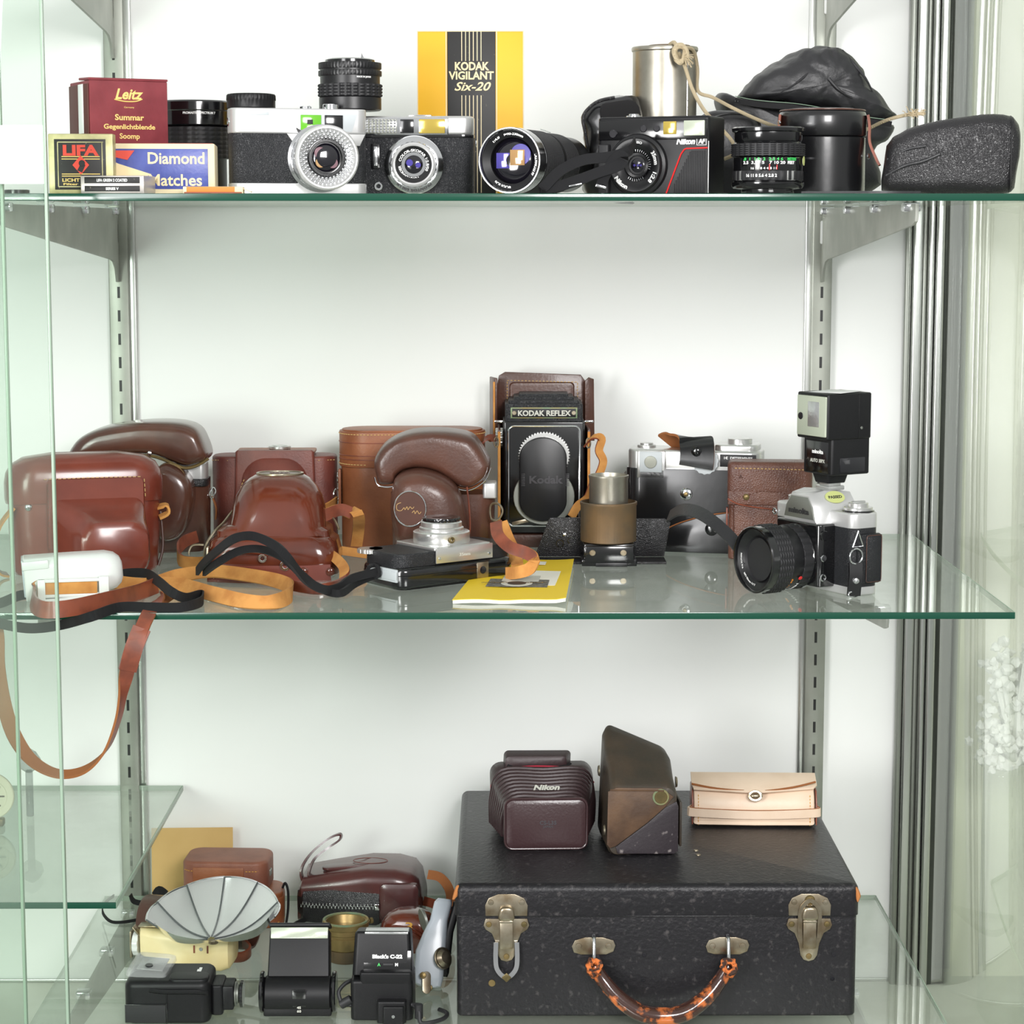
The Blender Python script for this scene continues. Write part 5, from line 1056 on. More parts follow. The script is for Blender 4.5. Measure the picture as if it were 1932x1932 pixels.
# M: SLR
b = AT(1556, 2.105, Z2)
t = thing('slr_camera', 'silver and black single-lens reflex at the right front, lens pointing left', 'camera', b, -60); t.scale = (1.03, 1.05, 1.02)
CW = 118
part(t, 'body', 'black_leatherette', pill(CW, 30, 56, 8, .6, .4, z=7, c=(0, 0)))
part(t, 'bottom_plate', 'silver_paint', pill(CW + .6, 31, 8, 8.5, .6, 1.5))
part(t, 'top_plate', 'silver_paint', pill(CW + .6, 31, 14, 8.5, 2, .6, z=62))
pr = [(-30, 62), (-24, 78), (-13, 92), (13, 92), (24, 78), (30, 62)]
part(t, 'prism_housing', 'silver_paint', loft([[(x, y_, z - q) for x, z in pr_] for y_, q, pr_ in ((-30, 0, [(-23, 66), (-20, 78), (-13, 88), (13, 88), (20, 78), (23, 66)]), (-28, 0, [(-25, 62), (-22, 79), (-14, 90), (14, 90), (22, 79), (25, 62)]), (-14, 0, [(-29, 60), (-25, 80), (-15, 93), (15, 93), (25, 80), (29, 60)]), (16, 0, [(-29, 60), (-24, 78), (-14, 90), (14, 90), (24, 78), (29, 60)]))]))
part(t, 'prism_front', 'aluminium_dark', tf(prism([(-22, 67), (-19, 78), (-12, 87), (12, 87), (19, 78), (22, 67)], 1, -31, .3)))
part(t, 'lettering', 'print_dark', tf(txt('minolta', 5.2, 30, .2, .25), (0, -31.4, 74)))
part(t, 'inspection_sticker', 'sticker_green', tf(cyl(9, .4, b=.1), (20.2, -6, 86.9), (0, 52, 0), (.72, 1.2, 1)), label='oval yellow-green sticker')
part(t, 'lettering', 'print_dark', tf(tf(txt('PASSED', 3, 15, .1, .1), rot=(0, 0, 90)), (20.6, -6, 87.2), (0, -38, 0)))
part(t, 'hot_shoe', 'satin', box(20, 18, 4, .8, (0, 4, 93.5)))
part(t, 'mirror_box', 'black_gloss', join(pill(66, 22, 58, 5, 1.5, 1, z=6, c=(0, -22)), ))
part(t, 'wind_knob', 'satin', join(cyl(13, 4, (44, 2, 76)), cyl(9, 5, (44, 2, 79)), box(4, 14, 3, .8, (44, 2, 84))))
part(t, 'wind_collar', 'black_gloss', cyl(14.5, 2.4, (44, 2, 75)))
part(t, 'rewind_knob', 'satin', join(cyl(11, 7, (-42, 2, 75)), box(4, 18, 2.4, .6, (-42, 2, 82))))
part(t, 'hand_grip', 'black_leatherette', join(box(5, 26, 46, 2, (59.6, 2, 34)), box(2, 18, 44, 1, (61.8, 6, 34))))
part(t, 'grip_edge', 'leather_brown', tube([(62.8, y_ + 6, z_ + 34) for y_, z_ in rr(17, 43, 2, 2)], .35, 5, 1, True))
parts(t, 'body_button', 'black_gloss', [tf(cyl(4.6, 2), (33.5, -28, 54), (0, 90, 0)), ])
parts(t, 'body_screw', 'chrome', [tf(cyl(3.2, 1.6), (33, -28, 33), (0, 90, 0)), tf(ring(2.2, 3.6, 1.4), (33, -28, 15), (0, 90, 0))])
part(t, 'strap_lug', 'chrome', tf(ring(1.6, 3.2, 1.6), (-56, -16, 66), FR))
Lz = 31
ln = part(t, 'lens_barrel', 'black_gloss', tf(lathe([(30, 0), (30.5, 1), (30.5, 4), (29, 5), (28.5, 18), (28.5, 34), (29.5, 36)], 72), (-2, -30, Lz), FR))
part(ln, 'aperture_ring', 'black_rubber', tf(ribs(30.4, 4, 14, 110, 1), (-2, -30, Lz), FR))
part(ln, 'distance_ring', 'black_satin', tf(lathe([(29, 14), (29.4, 15), (29.4, 25), (28.6, 26)], 72), (-2, -30, Lz), FR))
part(ln, 'focus_grip', 'black_rubber', tf(studs(32.2, 26, 42, 6, 120, 1), (-2, -30, Lz), FR))
part(ln, 'front_rim', 'black_gloss', tf(lathe([(31, 42), (31, 49), (30, 50), (28.8, 50), (28, 48), (28, 42)], 72, True), (-2, -30, Lz), FR))
part(ln, 'name_ring', 'black_satin', tf(lathe([(28.2, 47), (20, 42), (20, 38), (28, 40)], 72, True), (-2, -30, Lz), FR))
part(ln, 'inner_cone', 'black_rubber', tf(lathe([(20.4, 44), (17, 36), (17, 34), (20, 34)], 64, True), (-2, -30, Lz), FR))
part(ln, 'lens_element', 'lens_deep', tf(lathe([(17.4, 34), (14, 36), (8, 37.6), (.01, 38)], 48), (-2, -30, Lz), FR))
part(ln, 'lettering', 'print_white', tf(join(around(txt('MINOLTA', 2.2, 15, .1, .08), -24.6, 80), around(txt('MD 50mm 1:1.7', 2.4, 20, .1, .08), -24.6, 30)), (-2, -75.2, Lz), (0, 0, 0)))
part(ln, 'lettering', 'print_white', tf(join(wrap(txt('22 16 11 8 5.6 4', 2.6, 24, .12, .1), 30.0, 0, 20), ), (-2, -33-12, Lz), FR))
part(ln, 'lettering', 'print_orange', tf(join(wrap(txt('60  30', 3, 14, .12, .2), 29.6, 0, 42), ), (-2, -54, Lz), FR))
part(ln, 'index_mark', 'red_line', tf(wrap(tf(cyl(2, .6), (0, 0, 0), FR), 30.2, 0, 58), (-2, -46, Lz), FR), label='red index dot')
st = part(t, 'strap_end', 'black_shiny_leather', ribbon([(64, -16, 32), (66, -17, 22), (66, -18, 12), (65, -18, 2)], 12, 3, (.35, 1, 0), 5), label='short black strap end on a ring')
part(st, 'snap_stud', 'chrome', snap((68, -18, 16), 3, (90, 0, 60)))
parts(t, 'strap_ring', 'chrome', [tube([(64.5, -14 + 7*math.cos(a), 52 + 9*math.sin(a)) for a in (rad(90), rad(215), rad(325))], .8, 8, 1, True), tube([(65, -16 + 7*math.cos(a), 38 + 7*math.sin(a)) for a in [rad(q) for q in range(0, 360, 40)]], .8, 8, 3, True), tube([(65.5, -18 + 6*math.cos(a), 3.5 + 2.8*math.sin(a)) for a in [rad(q) for q in range(0, 360, 40)]], .7, 8, 3, True)])
# N: flash gun
rm_ = chain(t); fb = rm_ @ Vector((0, .004, .0956))
t = thing('flash_gun', 'black flash gun mounted upright on the silver and black reflex camera', 'flash', fb, -60); t.scale = (.88, .88, .87)
part(t, 'flash_foot', 'satin', box(17, 16, 4, .6, (0, 0, 1.5)), label='metal foot')
part(t, 'foot_collar', 'black_plastic', pill(24, 24, 12, 3, 1, 1, z=3, taper=-.25))
part(t, 'lower_body', 'black_plastic', pill(50, 52, 44, 3, 1.5, 2, z=13, c=(0, 8)))
part(t, 'battery_recess', 'lens_deep', box(2, 34, 16, 3, (24.6, 10, 24)))
part(t, 'flash_head', 'black_plastic', join(pill(54, 60, 50, 3, 2, 2, z=52, c=(0, 4))))
part(t, 'head_seam', 'black_gloss', box(54.6, .6, 49, .1, (0, 16, 77)))
fw = part(t, 'flash_window', 'flash_lens', box(50, 3, 44, 1.5, (0, -26, 77)), label='pale greenish flash window')
part(fw, 'window_grid', 'flash_silver', box(20, 3.4, 28, 1, (4, -26.2, 79))); part(fw, 'sensor_eye', 'lens_deep', tf(cyl(4, 2.4), (-18, -26, 76), FR))
part(t, 'side_screw', 'aluminium_dark', tf(cyl(1.6, .8, b=.2, seg=14), (26.6, 20, 64), (0, 90, 0)))
part(t, 'label_panel', 'black_gloss', box(38, .6, 34, .3, (0, -18.2, 32)))
part(t, 'lettering', 'print_white', tf(txt('minolta', 4.4, 19, .15, .2), (1, -18.6, 38)))
part(t, 'lettering', 'print_light', tf(txt('AUTO 30PX', 4, 25, .15, .05), (1, -18.6, 28)))
part(t, 'paper_tag', 'card_white', tf(box(44, 40, .3, .1), (2, 4, 102.6), (1, -1, 14)), label='white paper slip on the head')
# ================= lowest shelf =================
def zd(px, py, h): return G(px, py, Z3 + h / 1000) * 1000
# suitcase
sb = Vector((AT(1239, 2.075, Z3 + .06).x, 2.075, Z3))
t = thing('suitcase', 'large worn black suitcase with two metal latches and a brown handle', 'suitcase', sb, 0)
SW, SD, SH = 389, 362, 132
part(t, 'case_body', 'case_cloth', pill(SW - 3, SD, 101, 7, .8, 3, c=(0, SD/2)))
part(t, 'case_lid', 'case_cloth', pill(SW, SD + 3, 31.5, 8, 7, .8, z=100.5, c=(0, SD/2)))
part(t, 'lid_seam', 'black_gloss', box(SW - 6, 1, .7, .2, (0, -1.6, 100.8)))
parts(t, 'worn_corner', 'case_edge', [tf(puff([(-2, -8), (1, -5), (2.4, -2), (1.6, 4), (0, 7), (-2, 4)], 3.4, .6, 3, 3), p_, r_) for p_, r_ in (((-193, 2, 124), (0, 18, 30)), ((193, 1, 122), (0, -14, -30)))])
parts(t, 'rivet', 'nickel', [tf(lathe([(2.6, 0), (2.2, .8), (.01, 1.2)], 16), (x_, y_, 132)) for x_, y_ in ((47, 116), (48, 100))])
parts(t, 'screw_hole', 'lens_deep', [tf(cyl(2.2, .5), (x_, -.4, z_), FR) for x_, z_ in ((-12, 62), (-13, 37), (171, 62), (170, 38))])
parts(t, 'screw_head', 'brass', [tf(cyl(3.4, .8, b=.3), (-159, -.3, 34), FR)])
def latch(x, closed):
    up = prism([(x-20, 101.5), (x-20.5, 112), (x-17, 119), (x-8, 123), (x+8, 123), (x+17, 119), (x+20.5, 112), (x+20, 101.5)], 1.6, -2.6, .4)
    lo = prism([(x-20, 98.5), (x-22, 92), (x-20, 88), (x-14, 84), (x-10, 74), (x-8, 62), (x-5, 57.5), (x, 56), (x+5, 57.5), (x+8, 62), (x+10, 74), (x+14, 84), (x+20, 88), (x+22, 92), (x+20, 98.5)], 1.6, -2.2, .4)
    p = part(t, 'latch_plate', 'nickel', up); q = part(t, 'latch_base', 'nickel', lo)
    for dx, dz in ((-15, 115), (15, 115)): part(p, 'rivet', 'nickel', tf(lathe([(3, 0), (2.6, .9), (.01, 1.3)], 20), (x + dx, -2.4, dz), FR))
    for dx, dz in ((-17, 93), (17, 93), (0, 61)): part(q, 'rivet', 'brass', tf(lathe([(3, 0), (2.6, .9), (.01, 1.3)], 20), (x + dx, -2.0, dz), FR))
    part(p, 'latch_hook', 'nickel', tf(puff([(-7, 0), (-7, 9), (-4, 13), (4, 13), (7, 9), (7, 0)], 9, .5, 5, 3), (x, -5, 98.5)))
    part(q, 'latch_lever', 'nickel', join(box(13, 4, 27, 1.4, (x, -5, 83)), box(13.4, 5.4, 3, 1, (x, -5.4, 97))))
    if closed:
        part(q, 'latch_bail', 'nickel', join(ribbon([(x-9, -4.6, 80), (x-9.5, -5, 100), (x-8, -5.6, 110), (x-2, -6, 117), (x+2, -6, 117), (x+8, -5.6, 110), (x+9.5, -5, 100), (x+9, -4.6, 80)], 1.6, 4, (0, 1, 0), 4)))
        part(p, 'catch_stud', 'brass', tf(lathe([(5, 0), (4, 1.4), (.01, 2)], 20), (x, -3, 117), FR))
    else:
        bm = ribbon([(x-10, -4, 76), (x-10.4, -5, 60), (x-9, -6, 50), (x-3, -7, 43), (x+3, -7, 43), (x+9, -6, 50), (x+10.4, -5, 60), (x+10, -4, 76)], 1.8, 4.4, (0, 1, 0), 4)
        part(q, 'latch_bail', 'chrome', bm, label='bright loop hanging down'); part(q, 'bail_tip', 'brass', tf(box(7, 2.4, 7, .8), (x, -7.4, 42), (0, 45, 0)))
latch(-145, False); latch(146.5, True)
for x in (-61, 68):
    p = part(t, 'handle_plate', 'nickel', prism([(x-21, 71), (x-19, 65), (x-12, 63), (x+12, 63), (x+19, 66), (x+21, 72), (x+19, 77), (x+8, 80), (x-8, 80), (x-18, 77)], 1.6, -2.4, .4))
    for dx in (-14.5, 14.5): part(p, 'rivet', 'nickel', tf(lathe([(3.2, 0), (2.8, .9), (.01, 1.3)], 20), (x + dx, -2.2, 71.5), FR))
    part(p, 'handle_ring', 'chrome', tube([(x, -3, 82), (x, -9, 80), (x, -14, 68), (x, -15, 56), (x, -12, 48), (x, -6, 52)], 1.9, 10, 5))
hn = []; path = smooth([Vector(q) for q in ((-61, -14, 56), (-52, -16, 42), (-38, -22, 27), (-18, -29, 15), (4, -32, 12), (26, -29, 15), (46, -22, 27), (60, -16, 42), (68, -14, 56))], 8, False)
m = mat('handle_leather', (60, 34, 26), 0.16, coat=0.6, bump=(240, 0.3), var=(75, (200, 108, 50), 0.50, 0.60))
N_ = len(path)
loops = []
for i, p_ in enumerate(path):
    T = (path[min(i+1, N_-1)] - path[max(i-1, 0)]).normalized(); s_ = Vector((0, 1, 0)) - T * T.y; s_.normalize(); u = T.cross(s_)
    k = i / (N_ - 1); r_ = 5.6 + 3.4 * math.sin(PI * k) ** .7
    loops.append([p_ + s_*math.cos(2*PI*j/16)*r_ + u*math.sin(2*PI*j/16)*r_*.95 for j in range(16)])
part(t, 'handle_grip', 'handle_leather', loft(loops), label='shiny brown handle worn through to orange')
parts(t, 'torn_end', 'torn_leather', [rough(tf(ring(2.6, 7.4, 10, seg=36), (x, -14, 53), (60, 0, 0), (1, 1.2, 1)), 3, .25, 1, x) for x in (-61, 68)])
# Nikon pouch
ZT = Z3 + SH / 1000
b = G(1030, 1605, ZT) + Vector((0, .004, .0004))
t = thing('camera_pouch', 'padded burgundy-black leather pouch with pleats, left on the suitcase', 'pouch', b, 2)
secs = []
for y_, w_, h_, z_ in ((0, 70, 38, 7), (1, 78, 46, 3.5), (5, 81, 50, 1.6), (14, 84, 51, 1), (30, 92, 54, 1), (52, 101, 60, 1), (76, 108, 66, 1), (94, 108, 66, 2), (104, 98, 58, 5), (108, 80, 44, 10)):
    secs.append([(q[0], y_, q[1] + h_/2 + z_) for q in rr(w_, h_, 12, 6)])
bm = loft(secs); part(t, 'pouch_body', 'leather_burgundy_dark', rough(bm, 1.4, .06, 0, 5))
part(t, 'end_panel', 'leather_burgundy', loft([[(q[0], y_, q[1] + 27) for q in rr(w_, h_, 7, 5)] for y_, w_, h_ in ((-1, 82, 51), (-3.4, 80, 49), (-5, 72, 42))]))
part(t, 'end_piping', 'leather_burgundy', tube([(q[0], -1.6, q[1] + 27) for q in rr(83, 52, 8, 5)], 1.2, 8, 1, True))
pl = []
for k in range(9):
    y0 = 8 + k * 6.5; hh = 50 + k * 1.9; ww = 84 + k * 2.6
    pl.append(tube([(-ww/2 - 1, y0 + 16, 8), (-ww/2 - .6, y0 + 10, hh*.6), (-ww/2 + 10, y0 + 2, hh + 1.6), (0, y0 - 3, hh + 3.4), (ww/2 - 10, y0 + 2, hh + 1.6), (ww/2 + .6, y0 + 10, hh*.6), (ww/2 + 1, y0 + 16, 8)], 2.5, 8, 5))
part(t, 'pleats', 'leather_burgundy_dark', join(*pl))
part(t, 'lettering', 'print_light', tf(txt('Nikon', 6.5, 27, .4, .35, .25), (1, 15, 60.5), (-58, 0, 0)))
part(t, 'lettering', 'emboss_grey', tf(join(tf(txt('CS-L35', 4, 17, .3, .1), (0, 0, 4)), txt('JAPAN', 2.4, 10, .3, .05)), (2, -5.2, 25)))
part(t, 'top_flap', 'leather_burgundy_dark', rough(loft([[(q[0] + sx, y_, q[1] + z_) for q in rr(w_, h_, 4.6, 5)] for y_, w_, h_, z_, sx in ((74, 56, 10, 70, -6), (76, 64, 14, 71, -6), (90, 70, 16, 73, -4), (104, 66, 14, 70, -3), (108, 56, 8, 66, -3))]), 1.4, .05, 0, 3))
part(t, 'flap_lining', 'black_suede', tube([(-36, 76, 68), (-24, 72, 64), (0, 71, 63), (20, 73, 66), (30, 84, 66)], 3, 8, 5), label='fuzzy black inner edge')
part(t, 'red_piping', 'wine_trim', tube([(-52, 76, 30), (-52, 72, 52), (-30, 66, 68), (10, 64, 70), (40, 68, 64), (54, 74, 50)], .9, 7, 5), label='dark red piping')
# worn tall pouch
b = G(1214, 1616, ZT) + Vector((0, .004, .0004))
t = thing('leather_pouch', 'tall worn brown leather pouch with an angled flap, middle of the three on the suitcase', 'pouch', b, 3)
secs = []
for y_, xl, xr, zb, zt, sl in ((0, -30, 33, 4, 62, 0), (1.5, -34, 35, 1, 68, 0), (6, -36, 36, 0, 72, 1), (30, -37, 37, 0, 84, 5), (60, -38, 38, 0, 100, 12), (84, -37, 37, 0, 112, 22), (96, -33, 35, 0, 116, 30), (101, -25, 31, 4, 110, 32)):
    w_ = xr - xl; h_ = zt - zb; L_ = []
    for q in rr(w_, h_, 9, 6):
        zz_ = q[1] + h_/2 + zb; xx = q[0] + (xl + xr)/2; f = max(0, (zz_ - h_*.5)/(h_*.5))
        L_.append((xx*(1 - .12*f) , y_, zz_ - sl * f * (xx + 36)/72))
    secs.append(L_)
part(t, 'pouch_body', 'leather_worn', rough(loft(secs), 2.2, .035, 0, 8))
part(t, 'front_flap', 'leather_worn_flap', prism([(-37, 12), (-36, 66), (-28, 70), (18, 69), (30, 60), (22, 50), (4, 34), (-12, 22), (-28, 10), (-34, 8)], 2.4, -2.4, .8), label='brown triangular flap across the front')
part(t, 'lower_panel', 'leather_scuffed', prism([(-26, 2), (-28, 9), (-12, 21), (4, 33), (22, 49), (33, 55), (35, 50), (35, 4), (31, 1)], 1.6, -1.4, .6), label='dark scuffed lower front')
part(t, 'brass_snap', 'brass', tf(cyl(6.5, 1.2, b=.4), (17, -2.4, 60), FR)); part(t, 'snap_corrosion', 'verdigris', tf(ring(6, 8.4, 1), (17, -2.2, 60), FR), label='green corrosion round the snap')
parts(t, 'snap_stud', 'nickel', [tf(lathe([(6, 0), (5, 1.6), (.01, 2.4)], 22), p_, (0, r_, 0)) for p_, r_ in (((-38, 8, 24), -90), ((-40, 46, 76), -90), ((38.5, 50, 62), 90), ((39, 38, 44), 90))])
part(t, 'side_flap', 'leather_worn', box(2.6, 40, 46, 1, (38, 24, 30)))
part(t, 'flap_edge', 'leather_worn_flap', tube([(-34, -2.6, 68), (-6, -3, 67.4), (20, -2.8, 66.6)], 1, 6, 4))
# pale pouch
b = G(1424, 1562, ZT) + Vector((0, .004, .0004))
t = thing('leather_pouch', 'pale cream leather case with a silver clasp, right on the suitcase', 'pouch', b, -2)
secs = []
for x_, k in ((-64, .9), (-63, .97), (-60, 1), (0, 1.02), (60, 1), (62, .97), (63, .9)):
    pr_ = [(0, 1), (-2, 6), (-2.4, 14), (-1, 24), (3, 32), (10, 39), (20, 43), (34, 44), (44, 40), (48, 30), (48, 4), (46, 1)]
    secs.append([(x_, 22 + (a_ - 22)*k, max(.4, 22 + (c_ - 22)*k)) for a_, c_ in smooth(pr_, 2)])
part(t, 'case_body', 'leather_pale', loft(secs))
part(t, 'clasp_flap', 'leather_pale', tf(prism([(-66, 0), (-64, -9), (-10, -14), (10, -14), (62, -6), (66, 0), (66, 24), (-66, 24)], 2.2, 0, .6), (0, 10, 43), (-72, 0, 0)), label='flap with a raised brown edge')
part(t, 'flap_edge', 'suede_dark', tube([(-66, 6, 44), (-40, 1, 40.4), (-10, -.8, 38.4), (10, -.8, 38.4), (40, 2, 42), (64, 6, 47)], 1.1, 7, 4))
cl = part(t, 'clasp', 'nickel', join(tf(ring(3.4, 6, 2.4), (0, -4, 34), (70, 0, 0), (1.3, 1, 1)), tf(box(8, 7, 4, 1.4), (0, -4.4, 34), (70-90, 0, 0))))
part(t, 'loop_strap', 'leather_pale', ribbon([(-62, 14, 18), (-66, 4, 17), (-64, -4, 16), (0, -5, 14), (62, -4, 16), (66, 4, 17), (63, 14, 18)], 9, 2.2, (0, 0, 1), 5), label='strap round the front')
part(t, 'strap_edge', 'suede_dark', tube([(-66, 2, 22), (-62, -4.4, 20.6), (0, -6, 18.8), (62, -4.4, 20.6), (66, 2, 22)], .5, 6, 4))
parts(t, 'case_end', 'leather_strap', [tf(prism([(0, 2), (0, 24), (8, 37), (30, 41), (44, 36), (45, 3)], 1.4, 0, .4), (x_, 0, 0), (0, 0, 90)) for x_ in (-64.4, 65.6)])
stitches(t, [(-59, -3, 2), (-59, -3.4, 20), (-59, 3, 34)], 'thread_gold', 2, 1.4, .4); stitches(t, [(58, -3, 2), (58, -3.4, 20), (58, 3, 34)], 'thread_gold', 2, 1.4, .4)
# envelope
e0 = AT(363, 2.452, Z3)
t = solo('envelope', 'plain tan envelope leaning against the back wall at the lower left', 'envelope', 'manila', tf(box(92, .8, 82, .2), (0, 0, 41), (-5, 0, 0)), e0 + Vector((0, .006, 0)), 2)
# lower brown case and box case on it
b = AT(462, 2.375, Z3)
t = thing('leather_case', 'tan-brown case under the flat box-shaped case, behind the silver fan', 'case', b, 4)
part(t, 'case_body', 'leather_tan', pill(88, 60, 34, 18, 4, 3, c=(0, 0)))
part(t, 'case_lid', 'leather_tan', pill(86, 58, 6, 17, 2, 1, z=32))
stitches(t, [(x*1.0, y, 29) for x, y in rr(89, 61, 18, 6) if y < 10 and x > -10] and [(-10, -30.6, 6), (20, -30.6, 5), (38, -26, 6), (44.6, -12, 8)], 'thread_gold', 2, 1.4, .4)
part(t, 'hanging_cord', 'webbing', tube([(42, -4, 38), (45, -6, 44), (48, -10, 36), (48, -16, 18), (46, -22, 4)], 1.4, 8, 5))
b2 = AT(432, 2.385, Z3 + .0385)
t = thing('leather_case', 'flat rosy-brown box-shaped case with rounded corners, before the tan envelope', 'case', b2, -3)
part(t, 'case_body', 'leather_box', pill(94, 62, 34, 16, 4, 2.5, n=8))
part(t, 'front_fold', 'leather_tan', tf(box(56, 2, 26, .8), (-6, -31, 15)))
stitches(t, [(-44, -25, 24), (-38, -30.6, 24), (-34, -31.4, 24)], 'thread_gold', 2, 1.4, .4); stitches(t, [(24, -31.4, 24), (36, -30.8, 24), (44, -22, 26), (47.4, -8, 27)], 'thread_gold', 2, 1.4, .4)
part(t, 'side_clasp', 'aluminium_dark', box(2, 10, 7, .6, (47.2, -6, 17)))
# dark open case lying under the fan
b = AT(375, 2.285, Z3)
t = thing('leather_case', 'dark brown open-ended case lying under the silver fan', 'case', b, -12)
part(t, 'case_body', 'leather_brown', tf(lathe([(30, 0), (31, 2), (31, 120), (29, 122), (26, 122), (25, 20)], 40, True), (-62, 6, 26), (0, 90, 0), (.82, .9, 1)))
part(t, 'case_core', 'leather_dark', tf(cyl(26, 100, b=5), (-50, 6, 25), (0, 90, 0), (.82, .9, 1)))
part(t, 'loose_strap', 'leather_strap', ribbon([(56, -20, 16), (66, -26, 10), (60, -34, 5), (40, -36, 4)], 16, 2.4, (.2, -.6, .8), 6))
cdp = [zd(215, 1690, 40), zd(197, 1705, 16), zd(194, 1722, 6), zd(208, 1738, 2), zd(230, 1740, 2), zd(262, 1735, 3)]
tt = thing('black_cord', 'thin black ribbon cord looping left of the dark brown open case', 'cord', cdp[3] / 1000, 0)
part(tt, 'cord_run', 'webbing', join(ribbon(cdp, 3.4, 1, (0, .5, 1), 7), ribbon([zd(246, 1688, 22), zd(252, 1700, 14), zd(270, 1704, 10), zd(292, 1700, 10)], 6, 1.2, (0, .4, 1), 6), ribbon([zd(292, 1690, 20), zd(300, 1680, 26), zd(312, 1688, 22)], 10, 1.2, (0, .5, 1), 5)), world=True)
ttc = [zd(545, 1752, 12), zd(528, 1758, 6), zd(540, 1768, 3), zd(580, 1764, 3), zd(625, 1766, 3), zd(660, 1762, 3)]
tt = thing('black_cord', 'black ribbon cord lying between the silver fan and the zippered pouch', 'cord', ttc[2] / 1000, 0)
part(tt, 'cord_run', 'webbing', join(ribbon(ttc, 7, 1.4, (0, .6, .8), 6), ribbon([zd(540, 1756, 10), zd(560, 1742, 8), zd(585, 1732, 5), zd(600, 1728, 3)], 5, 1.4, (0, .5, 1), 6)), world=True)
# fan reflector
pv = P(398, 1772, 2.165)
t = thing('fan_reflector', 'round folding silver fan reflector opened like a bowl over the cream flash holder', 'reflector', pv, 0)
RP = [(276, 1736, 2.205), (297, 1703, 2.245), (353, 1672, 2.29), (424, 1656, 2.31), (486, 1666, 2.29), (524, 1702, 2.245), (518, 1730, 2.20)]
rp = [(P(*q) - pv) * 1000 for q in RP]
def leaf(a, b_, lift, e0=.06):
    NU, NV = 5, 7; top = []
    for i in range(NU + 1):
        u = i / NU; rim = a.lerp(b_, u) + ((a + b_) / 2).normalized() * (4 * u * (1-u)) * (a - b_).length * .10; row = []
        for j in range(NV + 1):
            v = e0 + (1 - e0) * j / NV; sag = -16 * math.sin(PI * v) * .8
            row.append(rim * v + Vector((0, 6, -12)) * math.sin(PI * v) * .9 + Vector((0, -1, 1)) * lift)
        top.append(row)
    bm = bmesh.new(); g = [[[bm.verts.new(p_ + Vector((0, .5, -.9)) * k) for p_ in r_] for r_ in top] for k in (0, 1)]
    for i in range(NU):
        for j in range(NV):
            bm.faces.new((g[0][i][j], g[0][i+1][j], g[0][i+1][j+1], g[0][i][j+1])); bm.faces.new((g[1][i][j], g[1][i][j+1], g[1][i+1][j+1], g[1][i+1][j]))
        bm.faces.new((g[0][i][NV], g[0][i+1][NV], g[1][i+1][NV], g[1][i][NV])); bm.faces.new((g[0][i+1][0], g[0][i][0], g[1][i][0], g[1][i+1][0]))
    for j in range(NV):
        bm.faces.new((g[0][0][j+1], g[0][0][j], g[1][0][j], g[1][0][j+1])) ; bm.faces.new((g[0][NU][j], g[0][NU][j+1], g[1][NU][j+1], g[1][NU][j]))
    bmesh.ops.recalc_face_normals(bm, faces=bm.faces); return bm, top
for k in range(6):
    bm, top = leaf(rp[k], rp[k+1], [0, .6, 1.4, .8, .2, -.4][k])
    lf = part(t, 'reflector_leaf', 'mirror_fan', bm)
    part(lf, 'leaf_rib', 'mirror_rib', tube([q + Vector((0, -.6, .6)) for q in top[0]], .9, 7, 2))
    part(lf, 'leaf_rim', 'chrome', tube([r_[-1] for r_ in top], 1.1, 8, 3))
ul = [(P(*q) - pv) * 1000 for q in ((290, 1742, 2.19), (330, 1764, 2.165), (398, 1776, 2.15), (462, 1766, 2.155), (505, 1738, 2.175), (523, 1708, 2.22))]
for k in range(2):
    a_, c_ = ((ul[0], ul[2]), (ul[2], ul[5]))[k]; mid = ((ul[1], (ul[3] + ul[4]) / 2))[k]
    outer = smooth([a_, mid, c_], 8, False); o2 = [q + Vector((0, 8, -2 - 8*math.sin(PI*i/(len(outer)-1)))) for i, q in enumerate(outer)]
    part(t, 'folded_leaf', 'chrome', loft([[outer[i], o2[i], o2[i] + Vector((0, 2, -1)), outer[i] + Vector((0, 2, -1))] for i in range(len(outer))]), label='leaf seen edge on at the front')
part(t, 'pivot', 'nickel', tf(cyl(5, 3), (2, 2, -5)))
# cream flash holder
b = AT(352, 2.225, Z3)
t = thing('bulb_flash', 'yellowed cream plastic flash holder lying under the silver fan', 'flash', b, -6)
part(t, 'shell', 'cream_plastic', loft([[(x_, q[0] + 2, q[1] + z_) for q in rr(d_, h_, r_, 5)] for x_, d_, h_, r_, z_ in ((-46, 26, 20, 5, 32), (-44, 36, 28, 6, 28), (-20, 46, 40, 9, 22), (20, 48, 40, 9, 21), (40, 48, 38, 9, 20), (48, 42, 34, 10, 20), (51, 30, 24, 9, 20))]))
part(t, 'hot_foot', 'nickel', join(box(32, 14, 1.6, .5, (-32, -2, 43.5)), tf(box(12, 12, 1.6, .5), (-50, -4, 38), (0, 50, 0)), box(2, 12, 28, .5, (-56, -4, 24))))
part(t, 'foot_wheel', 'white_plastic', tf(ribs(13, 0, 6, 40, 1), (-54, -2, 24), (0, 90, 0)))
parts(t, 'slot', 'leather_strap', [box(1.6, 1, 8, .3, (x_, -22.6, 26)) for x_ in (14, 28)]); part(t, 'screw', 'chrome', tf(cyl(2, .8, b=.3), (21, -22, 26), FR))
